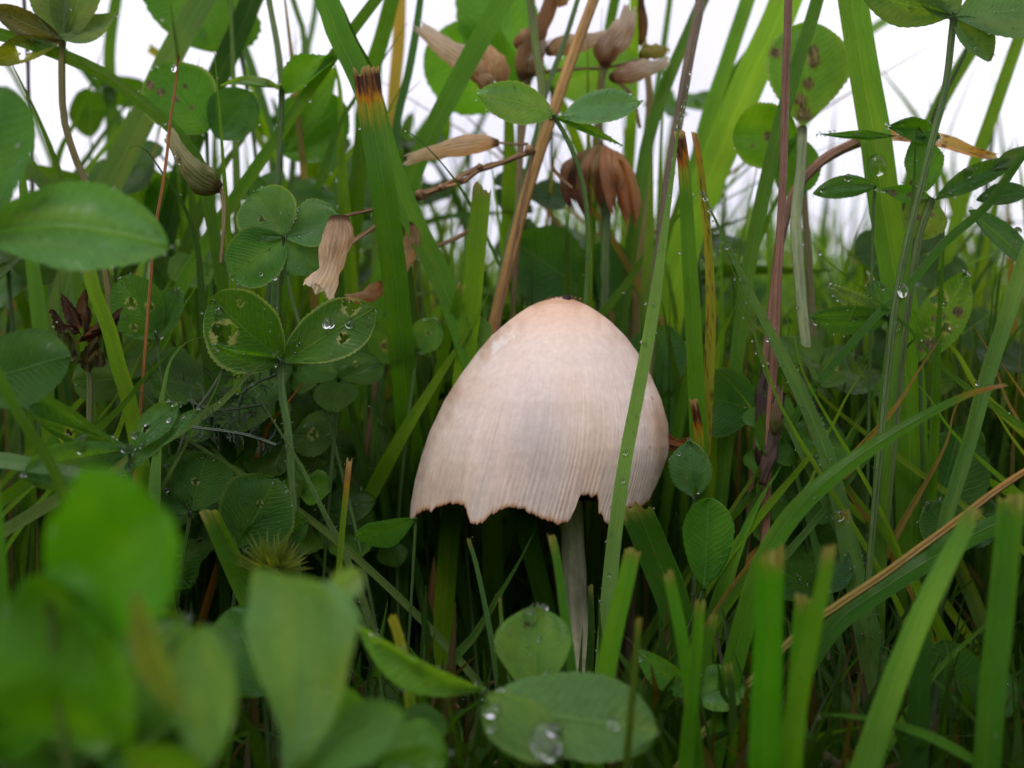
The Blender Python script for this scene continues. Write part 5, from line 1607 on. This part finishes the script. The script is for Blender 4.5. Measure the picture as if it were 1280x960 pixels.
for k in range(70):
    Y = rg.uniform(1.6, 9)
    d = Y + DIST
    x = rg.uniform(-0.45, 0.45) * d
    px = 640 + x / d * 1500
    py = rg.uniform(300, 620)
    if rg.random() < (0.5 if px < 560 else 0.3):
        py = rg.uniform(120, 330)
    z = EYE + (480 - py) / 1500 * d
    foot = Vector((x + rg.uniform(-0.6, 0.6), Y + rg.uniform(-0.3, 0.3), 0))
    root = empty('clover_leaf', foot, (('darkest ' if False else '') + 'tall-stalked' if py < 380 else 'mid-height' if py < 500 else 'low') + ' shaded three-part clover leaf ' + rel_land(px, py),
                 'clover leaf', 'thicket clover leaves')
    c = Vector((x, Y, z))
    r_ = rg.uniform(0.55, 1.0)
    sz_ = 'small' if r_ < 0.7 else ('large' if r_ > 0.86 else 'medium')
    root['label'] = sz_ + ' ' + root['label']
    mb = MB()
    tube(mb, [c, c.lerp(foot, 0.5) + Vector((rg.uniform(-0.3, 0.3), 0, 0)), foot - Vector((0, 0, 0.2))], 0.035, (0.07, 0.14, 0.03), nv=14, nu=6)
    mb.build('petiole', M_STEM, root)
    a0 = rg.uniform(0, 2)
    cc = jig(rg.choice([G_CLO, G_DARK, G_CLO, (0.05, 0.13, 0.02)]), 0.2, rg)
    nrm = Vector((rg.uniform(-0.6, 0.6), rg.uniform(-1.2, 0.2), 1)).normalized()
    X = nrm.orthogonal().normalized()
    for m in range(3):
        a = a0 + m * 2.1
        dd = (X * math.cos(a) + nrm.cross(X) * math.sin(a))
        mb = MB()
        W = nrm.cross(dd)
        A = dd
        tilt = W.y / max(math.hypot(W.x, W.z), 0.3)
        leaf_blade(mb, c, c + dd * r_, r_ * 0.92, cc, tilt=tilt * (1 if W.x * A.z - W.z * A.x < 0 else -1), shape='obovate', cup=0.2, nu=11, nv=14, rr=rg)
        mb.build('leaflet', M_LEAF, root)


rc = random.Random(404)
for k in range(38):
    right = k % 3 != 0
    px = rc.uniform(880, 1260) if right else rc.uniform(30, 470)
    py = rc.uniform(300, 560)
    Y = rc.uniform(-1.6, 0.9)
    ang = rc.choice([-1, 1]) * rc.uniform(0.5, 1.15)
    L_ = (700 - py) * rc.uniform(0.8, 1.1)
    bx = px + math.tan(ang) * L_ * 0.7
    if 470 < bx < 860:
        bx = px - (bx - px) * 0.8
    c_ = rc.choice([G_MID, G_BRI, G_BRI, G_GREY, (0.13, 0.20, 0.02), (0.20, 0.13, 0.05)])
    nm_ = {G_MID: 'mid-green', G_BRI: 'bright green', G_GREY: 'grey-green', (0.13, 0.20, 0.02): 'yellow-green', (0.20, 0.13, 0.05): 'straw-coloured'}[c_]
    wd_ = rc.uniform(5, 17)
    mid_ = (px + (bx - px) * 0.35, py + L_ * 0.42)
    rz = 'hair-thin' if wd_ < 7 else 'narrow'
    bl(f'{rz} slanting {nm_} blade, tip {rel_land(px, py)}, crossing the clump', [(px, py), ((px + mid_[0]) / 2 + rc.uniform(-6, 6), (py + mid_[1]) / 2 - 6), mid_, (bx, py + L_)],
       [wd_ * 0.5, wd_ * 0.9, wd_, wd_], Y, c_, 'point', 'thin blades crossing the clump', dew=2 if k % 4 == 0 else 0, dewr=(0.01, 0.02), nv=44, nu=7, host='thin slanting crossing blade')

for k in range(34):
    px = rg.uniform(150, 480) if k % 4 else rg.uniform(890, 1270)
    py = rg.uniform(430, 690)
    Y = rg.uniform(-0.9, 1.6)
    c = P(px, py, Y)
    foot = Vector((c.x + rg.uniform(-0.5, 0.5), Y + rg.uniform(0, 0.4), 0))
    r_ = rg.uniform(0.4, 0.85)
    sz_ = 'small' if r_ < 0.55 else ('large' if r_ > 0.72 else 'middle-sized')
    root = empty('clover_leaf', foot, f'{sz_} dark clover leaf in the shade {rel_land(px, py)}', 'clover leaf', 'shaded clover leaves low in the clump')
    mb = MB()
    tube(mb, [c, c.lerp(foot, 0.5) + Vector((rg.uniform(-0.2, 0.2), 0, 0)), foot - Vector((0, 0, 0.2))], 0.025, (0.05, 0.10, 0.02), nv=14, nu=6)
    mb.build('petiole', M_STEM, root)
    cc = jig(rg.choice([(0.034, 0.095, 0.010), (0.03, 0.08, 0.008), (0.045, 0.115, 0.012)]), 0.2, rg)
    nrm = Vector((rg.uniform(-0.5, 0.5), rg.uniform(-1.3, -0.2), 1)).normalized()
    X = nrm.orthogonal().normalized()
    a0 = rg.uniform(0, 2)
    for m in range(3):
        a = a0 + m * 2.1
        dd = (X * math.cos(a) + nrm.cross(X) * math.sin(a))
        mb = MB()
        W = nrm.cross(dd)
        tilt = W.y / max(math.hypot(W.x, W.z), 0.3)
        leaf_blade(mb, c, c + dd * r_, r_ * 0.9, cc, tilt=tilt * (1 if W.x * dd.z - W.z * dd.x < 0 else -1), shape=rg.choice(['obovate', 'round', 'heart']), cup=rg.uniform(0.1, 0.5), wave=0.07,
                   nu=21, nv=26, rr=rg, teeth=0.02, holes=[(rg.uniform(-.5, .5), rg.uniform(.3, .8), rg.uniform(.03, .08))] if rg.random() < 0.4 else ())
        o_ = mb.build('leaflet', M_LEAF, root)


def mass(name, label, n, ylo, yhi, hlo, hhi, wlo, whi, seed, cols, segs=5, keep=None, spread=0.6, power=1.0):
    g = np.random.RandomState(seed)
    Y = ylo + (yhi - ylo) * g.rand(n) ** power
    X = (g.rand(n) * 2 - 1) * spread * np.maximum(np.abs(Y + DIST), 12 if spread > 0.8 else 0)
    if keep is not None:
        m = keep(X, Y, g)
        X, Y = X[m], Y[m]
        n = len(X)
    H = hlo + (hhi - hlo) * g.rand(n) ** 1.4
    RZ = np.array([rise(y) for y in Y])
    lean = g.normal(0, 0.38 if ylo < 9 else 0.25, (n, 2)) * H[:, None]
    W = wlo + (whi - wlo) * g.rand(n)
    # nothing grows through the mushroom or leans in over the clearing
    for fr in (1.0, 0.6):
        tx, ty = X + lean[:, 0] * fr, Y + lean[:, 1] * fr
        bad = (np.hypot(tx - 0.35, ty) < 2.15) & (H * fr > 1.4)
        bad |= (ty < 1.7) & (ty > -15.5) & (np.abs(tx) < 0.46 * np.maximum(ty + DIST, 0) + 0.6) & (H * fr > 2.7)
        lean[bad] *= 0.15
    tx, ty = X + lean[:, 0], Y + lean[:, 1]
    m = ~((np.hypot(tx - 0.35, ty) < 2.0) & (H > 1.4))
    X, Y, H, RZ, lean, W = X[m], Y[m], H[m], RZ[m], lean[m], W[m]
    n = len(X)
    ang = g.uniform(-1.1, 1.1, n)
    curl = g.uniform(0.0, 0.35, n) * H
    t = np.linspace(0, 1, segs)
    pts = np.zeros((n, segs, 3, 3))
    for j, tt in enumerate(t):
        cx = X + lean[:, 0] * tt ** 1.7
        cy = Y + lean[:, 1] * tt ** 1.7
        cz = -0.25 + RZ + H * tt - curl * tt ** 3 * np.abs(lean[:, 0]) / (H * 0.3)
        wj = W * 0.5 * (1 - tt ** 2.5) + 0.004
        for i, u in enumerate((-1, 0, 1)):
            pts[:, j, i, 0] = cx + u * wj * np.cos(ang)
            pts[:, j, i, 1] = cy + u * wj * np.sin(ang) - (0.25 * wj if u == 0 else 0)
            pts[:, j, i, 2] = cz
    base = np.array(cols)[g.randint(0, len(cols), n)] * (1 + g.uniform(-0.25, 0.25, (n, 1)))
    colr = np.repeat(base, segs * 3, axis=0)
    uv = np.zeros((n, segs, 3, 2))
    uv[:, :, 0, 0], uv[:, :, 2, 0] = -1, 1
    uv[:, :, :, 1] = t[None, :, None] * H[:, None, None] + g.rand(n)[:, None, None] * 50
    v = pts.reshape(-1, 3)
    f0 = []
    for j in range(segs - 1):
        for i in range(2):
            a = j * 3 + i
            f0.append((a, a + 1, a + 4, a + 3))
    f = (np.array(f0)[None] + (np.arange(n) * segs * 3)[:, None, None]).reshape(-1, 4)
    me = bpy.data.meshes.new(name)
    me.vertices.add(len(v))
    me.vertices.foreach_set('co', (v * S).astype(np.float32).ravel())
    me.loops.add(f.size)
    me.loops.foreach_set('vertex_index', f.ravel().astype(np.int32))
    me.polygons.add(len(f))
    me.polygons.foreach_set('loop_start', (np.arange(len(f)) * 4).astype(np.int32))
    me.polygons.foreach_set('loop_total', np.full(len(f), 4, dtype=np.int32))
    me.update(calc_edges=True)
    a = me.attributes.new('tint', 'FLOAT_COLOR', 'POINT')
    ca = np.ones((len(v), 4), dtype=np.float32)
    ca[:, :3] = np.clip(colr, 0, 1)
    a.data.foreach_set('color', ca.ravel())
    ul = me.uv_layers.new(name='UVMap')
    ul.data.foreach_set('uv', uv.reshape(-1, 2)[f.ravel()].astype(np.float32).ravel())
    me.polygons.foreach_set('use_smooth', np.ones(len(f), dtype=bool))
    me.materials.append(M_BLADE)
    o = bpy.data.objects.new(name, me)
    COL.objects.link(o)
    tag(o, label, None, None, 'stuff')
    return o


CS = [G_MID, G_DARK, G_DARK, (0.055, 0.125, 0.008), (0.03, 0.075, 0.006), (0.04, 0.08, 0.016)]
CD = [tuple(x * 0.92 for x in c) for c in CS] + [(0.07, 0.15, 0.008)]  # turf greens dimmed in the colour to stand in for deep shade
# thick short turf behind and beside the mushroom
mass('undergrowth_grass', 'dense turf of crossing grass blades behind the mushroom', 6500, 1.3, 14, 2.0, 6.6, 0.08, 0.28, 5, CD, segs=6)
mass('undergrowth_grass', 'deep turf farther back, thinning toward the sky', 7000, 8, 45, 4.0, 8.6, 0.14, 0.36, 6, CS + [G_BRI, G_BRI, (0.13, 0.23, 0.015), (0.13, 0.23, 0.015)])
mass('undergrowth_grass', 'tall thin grass rising through the thicket to the sky', 620, 3.0, 16, 6.5, 11.5, 0.07, 0.26, 31, [G_MID, G_BRI, (0.10, 0.20, 0.012), G_GREY, G_BRI, (0.17, 0.12, 0.05)], segs=8)
mass('meadow_grass', 'tall pale grass standing soft beyond the thicket', 1900, 15, 60, 7.5, 12.5, 0.12, 0.42, 33, [(0.12, 0.21, 0.02), G_BRI, G_MID, G_GREY], segs=7)
mass('undergrowth_grass', 'fine crossing grass stems and thatch threads', 2600, 1.2, 7, 2.2, 6.6, 0.03, 0.09, 32, [G_MID, G_DARK, G_BRI, (0.16, 0.10, 0.04), G_GREY], segs=7)
mass('meadow_grass', 'distant meadow grass melting into a soft green band', 6500, 40, 160, 5.0, 10, 0.25, 0.55, 8, [G_MID, G_BRI, (0.13, 0.22, 0.02), G_GREY])
mass('meadow_grass', 'far lawn grass at the horizon', 5000, 150, 900, 5.0, 10.0, 0.6, 1.4, 9, [G_MID, G_GREY], segs=3)
mass('undergrowth_grass', 'low dark turf around the mushroom foot', 2600, -4.5, 1.5, 0.8, 2.5, 0.07, 0.20, 11, [G_DARK, (0.03, 0.08, 0.005), G_DARK, (0.05, 0.04, 0.015)], segs=5, spread=0.5)  # dark tints put the shade near the ground into the blade colour
mass('undergrowth_grass', 'unseen turf outside the clearing on both sides, thickened against low light', 7000, -14, 4, 4.0, 8.5, 0.16, 0.34, 12, CS, segs=5, spread=2.0,  # out of view; made dense to keep sideways light from the hollow
     keep=lambda X, Y, g: (np.abs(X) > 0.48 * np.maximum(Y + DIST, 0) + 2.6) & (np.abs(X) < 16))
mass('undergrowth_grass', 'unseen lawn turf added behind the photographer against low light', 3500, -34, -17.5, 4.0, 8.5, 0.18, 0.36, 13, CS, segs=5, spread=1.0)  # out of view; added to cut level light coming from behind the camera


# litter on the soil
mb = MB()
rl = random.Random(5)
for k in range(420):
    Y = rl.uniform(-5, 6)
    x = rl.uniform(-0.46, 0.46) * (Y + DIST)
    if k % 2:
        a = rl.uniform(0, 6.28)
        l_ = rl.uniform(0.3, 1.4)
        p = Vector((x, Y, rl.uniform(0.05, 0.35)))
        e = p + Vector((math.cos(a) * l_, math.sin(a) * l_, rl.uniform(-0.1, 0.5)))
        tube(mb, [p, p.lerp(e, 0.5) + Vector((0, 0, 0.08)), e], 0.03, jig((0.17, 0.09, 0.045), 0.3, rl), nv=6, nu=5)
    else:
        blob(mb, Vector((x, Y, 0.05)), rl.uniform(0.06, 0.22), jig((0.05, 0.032, 0.02), 0.3, rl), rl)
tag(mb.build('soil_litter', M_STEM, origin=(0, 0, 0)), 'brown dead stalks and crumbs littering the dark soil', None, None, 'stuff')


# fine hairs on the edges and stalks that show them
for o in list(COL.objects):
    lb = o.get('label', '')
    if o.type == 'MESH' and lb.startswith('hairy grey-green blade'):
        hairs(o, 150, 0.045, (0.3, 0.36, 0.26))
    elif o.type == 'MESH' and lb.startswith('thin hairy blade'):
        hairs(o, 90, 0.035, (0.3, 0.36, 0.26))
    elif o.type == 'MESH' and lb.startswith('long grey-green ribbed blade'):
        hairs(o, 120, 0.035)
    elif lb.startswith(('hairy green stem', 'thin hairy stem', 'pair of neat', 'twin round', 'clover leaf with a ragged', 'small fuzzy', 'blurred drooping')):
        for c in list(COL.objects):
            if c.parent == o and c.name.split('.')[0] in ('shaft', 'petiole'):
                hairs(c, 160, 0.035, (0.25, 0.3, 0.2), edge_only=False)


# ------------------------------------------------------------------ dew
def drop_mesh(sq, seed):
    me = bpy.data.meshes.new('dewdrop')
    nu, nv = 14, 9
    v, f = [(0, 0, 1)], []
    for j in range(1, nv):
        ph = math.pi * j / nv
        for i in range(nu):
            th = 2 * math.pi * i / nu
            z = math.cos(ph)
            v.append((math.sin(ph) * math.cos(th), math.sin(ph) * math.sin(th) * (1 + 0.08 * math.sin(th + seed)), z * (sq if z > 0 else sq * 0.6)))
    v[0] = (0, 0, sq)
    v.append((0, 0, -sq * 0.6))
    for i in range(nu):
        f.append((0, 1 + i, 1 + (i + 1) % nu))
        e = 1 + (nv - 2) * nu
        f.append((len(v) - 1, e + (i + 1) % nu, e + i))
    for j in range(nv - 2):
        for i in range(nu):
            a, b = 1 + j * nu + i, 1 + j * nu + (i + 1) % nu
            f.append((a, a + nu, b + nu, b))
    me.from_pydata([(x * S, y * S, z * S) for x, y, z in v], [], f)
    me.polygons.foreach_set('use_smooth', np.ones(len(me.polygons), dtype=bool))
    me.materials.append(M_WATER)
    me.update()
    return me


DROPS = [drop_mesh(q, k) for k, q in enumerate((0.8, 0.65, 0.95, 0.75))]
FLAT = drop_mesh(0.32, 9)


def drop(loc, n, r, label, group=None, me=None, aspect=1.0):
    o = bpy.data.objects.new('dewdrop', me or rd.choice(DROPS))
    COL.objects.link(o)
    o.location = loc + n * (r * 0.35 * S)
    o.rotation_mode = 'QUATERNION'
    o.rotation_quaternion = n.to_track_quat('Z', 'Y')
    o.scale = (r, r * aspect, r)
    tag(o, label, 'dewdrop', group)
    return o


rd = random.Random(77)
bpy.context.view_layer.update()
camv = cam_o.location
nd = 0
for (o, host, n, (r0, r1)) in DEW:
    me = o.data
    M = o.matrix_world
    cands = []
    tries = 0
    while len(cands) < n and tries < 400:
        tries += 1
        v = me.vertices[rd.randrange(len(me.vertices))]
        co = M @ v.co
        d = co.y / S + DIST
        if d < 2:
            continue
        px = 640 + co.x / S / d * 1500
        py = 480 - (co.z / S - EYE) / d * 1500
        if not (-5 < px < 1285 and -5 < py < 960):
            continue
        nrm = (M.to_3x3() @ v.normal).normalized()
        if nrm.dot(camv - co) < 0:
            nrm = -nrm
        cands.append((co, nrm))
    for co, nrm in cands:
        r = (r0 + (r1 - r0) * rd.random() ** 2.0) * 1.3
        words_ = host.split()
        if words_[0] in ('a', 'the'):
            words_ = words_[1:]
        drop(co, nrm, r, 'tiny clear dewdrop on the ' + ' '.join(words_[:10]), 'dewdrops on the ' + ' '.join(words_[:8]))
        nd += 1

mb = MB()
hosts = [o for (o, h, n, r_) in DEW] * 4 + [o for o in COL.objects if o.type == 'MESH' and o.name.split('.')[0] in ('leaflet', 'grass_blade')][:230]
for k in range(7500):
    o = rd.choice(hosts)
    me = o.data
    v = me.vertices[rd.randrange(len(me.vertices))]
    co = o.matrix_world @ v.co
    nrm = v.normal
    if nrm.dot(camv - co) < 0:
        nrm = -nrm
    r = 0.005 + 0.014 * rd.random() ** 2.2
    c = co / S + nrm * r * 0.5 + Vector((rd.uniform(-.03, .03), 0, rd.uniform(-.03, .03)))
    b = len(mb.v)
    for zz, rr_ in ((-0.5, 0.85), (0.35, 0.93)):
        for q in range(6):
            a = q * math.pi / 3
            mb.v.append(c + Vector((math.cos(a) * rr_ * r, math.sin(a) * rr_ * r, zz * r)))
    mb.v += [c + Vector((0, 0, r)), c - Vector((0, 0, r))]
    for q in range(6):
        q2 = (q + 1) % 6
        mb.f += [(b + q, b + q2, b + 6 + q2, b + 6 + q), (b + 6 + q, b + 6 + q2, b + 12), (b + q2, b + q, b + 13)]
tag(mb.build('fine_dew', M_WATER, origin=(0, 0, 0)), 'dust-fine dew beads scattered over leaves and blades', None, None, 'stuff')

deps = bpy.context.evaluated_depsgraph_get()
for px, py, r, lab, asp in [
    (137, 111, 11, 'fat dewdrop hanging beneath the long arching blade', 1.7),
    (1094, 208, 13, 'large water bead cradled in the brown-striped weed leaf', 1.1),
    (1060, 222, 5, 'round bead standing highest on the pointed dark leaflet', 1),
    (1029, 236, 5, 'round bead near the tip of the pointed dark leaflet', 1),
    (1210, 215, 7, 'round bead perched on the dark lance-shaped weed leaf', 1),
    (1262, 280, 6, 'bead above its twin on the low dark weed leaf', 1),
    (1271, 290, 6, 'lower bead of two on the low dark weed leaf', 1),
    (275, 394, 7, 'oval drop on the leaflet with the big hole', 1.5),
    (410, 405, 6, 'bright drop resting in the small hole of the oval leaflet', 1.3),
    (375, 431, 4, 'small bright drop near the midrib of the oval leaflet', 1),
    (344, 348, 3, 'tiny round bead at the rim of the round leaflet', 1),
    (682, 930, 20, 'big blurred water puddle on the wet leaf by the stem', 1.6),
    (617, 907, 9, 'blurred drop on the wet leaf beside the big puddle', 1),
    (765, 905, 9, 'blurred drop where the wet leaf narrows', 1),
    (582, 869, 5, 'ring-like drop at the joint of the folded leaf', 1),
    (101, 555, 8, 'white shining drop, largest on the flat dewy leaf', 1.7),
    (1049, 644, 7, 'flat round drop at the head of the dewy low blade', 1.1),
    (1066, 722, 4, 'bright bead midway on the dewy low blade', 1),
    (252, 38, 5, 'white drop near the tip of the topmost leaflet', 1),
    (254, 46, 4, 'smaller white drop below its neighbour on the topmost leaflet', 1),
    (6, 384, 4, 'round bead at the frame edge beside the green blades', 1),
    (220, 86, 5, 'glassy drop touching the hair-thin orange straw', 1.2),
    (221, 192, 4, 'upper bead on the greenish bud', 1), (224, 201, 5, 'lower bead on the greenish bud', 1),
    (1126, 118 + 245, 9, 'glinting wet bead on the stalks near the lacy leaf', 1),
    (1120, 408, 7, 'bead low on the stalk beside the lacy leaf', 1),
]:
    d_ = Vector(((px - 640) * 0.01, DIST, (480 - py) * 0.01)).normalized()
    hit, loc, nrm, idx, ob, mw = SC.ray_cast(deps, camv, d_)
    if not hit:
        continue
    if nrm.dot(camv - loc) < 0:
        nrm = -nrm
    Yc = loc.y / S
    n_ = nrm if asp < 1.4 else (nrm + Vector((0, 0, -0.1))).normalized()
    drop(loc, n_, pxw(r, Yc), lab, None, FLAT if r >= 9 and px != 1094 and px != 137 else DROPS[0], asp)
print('drops', nd)
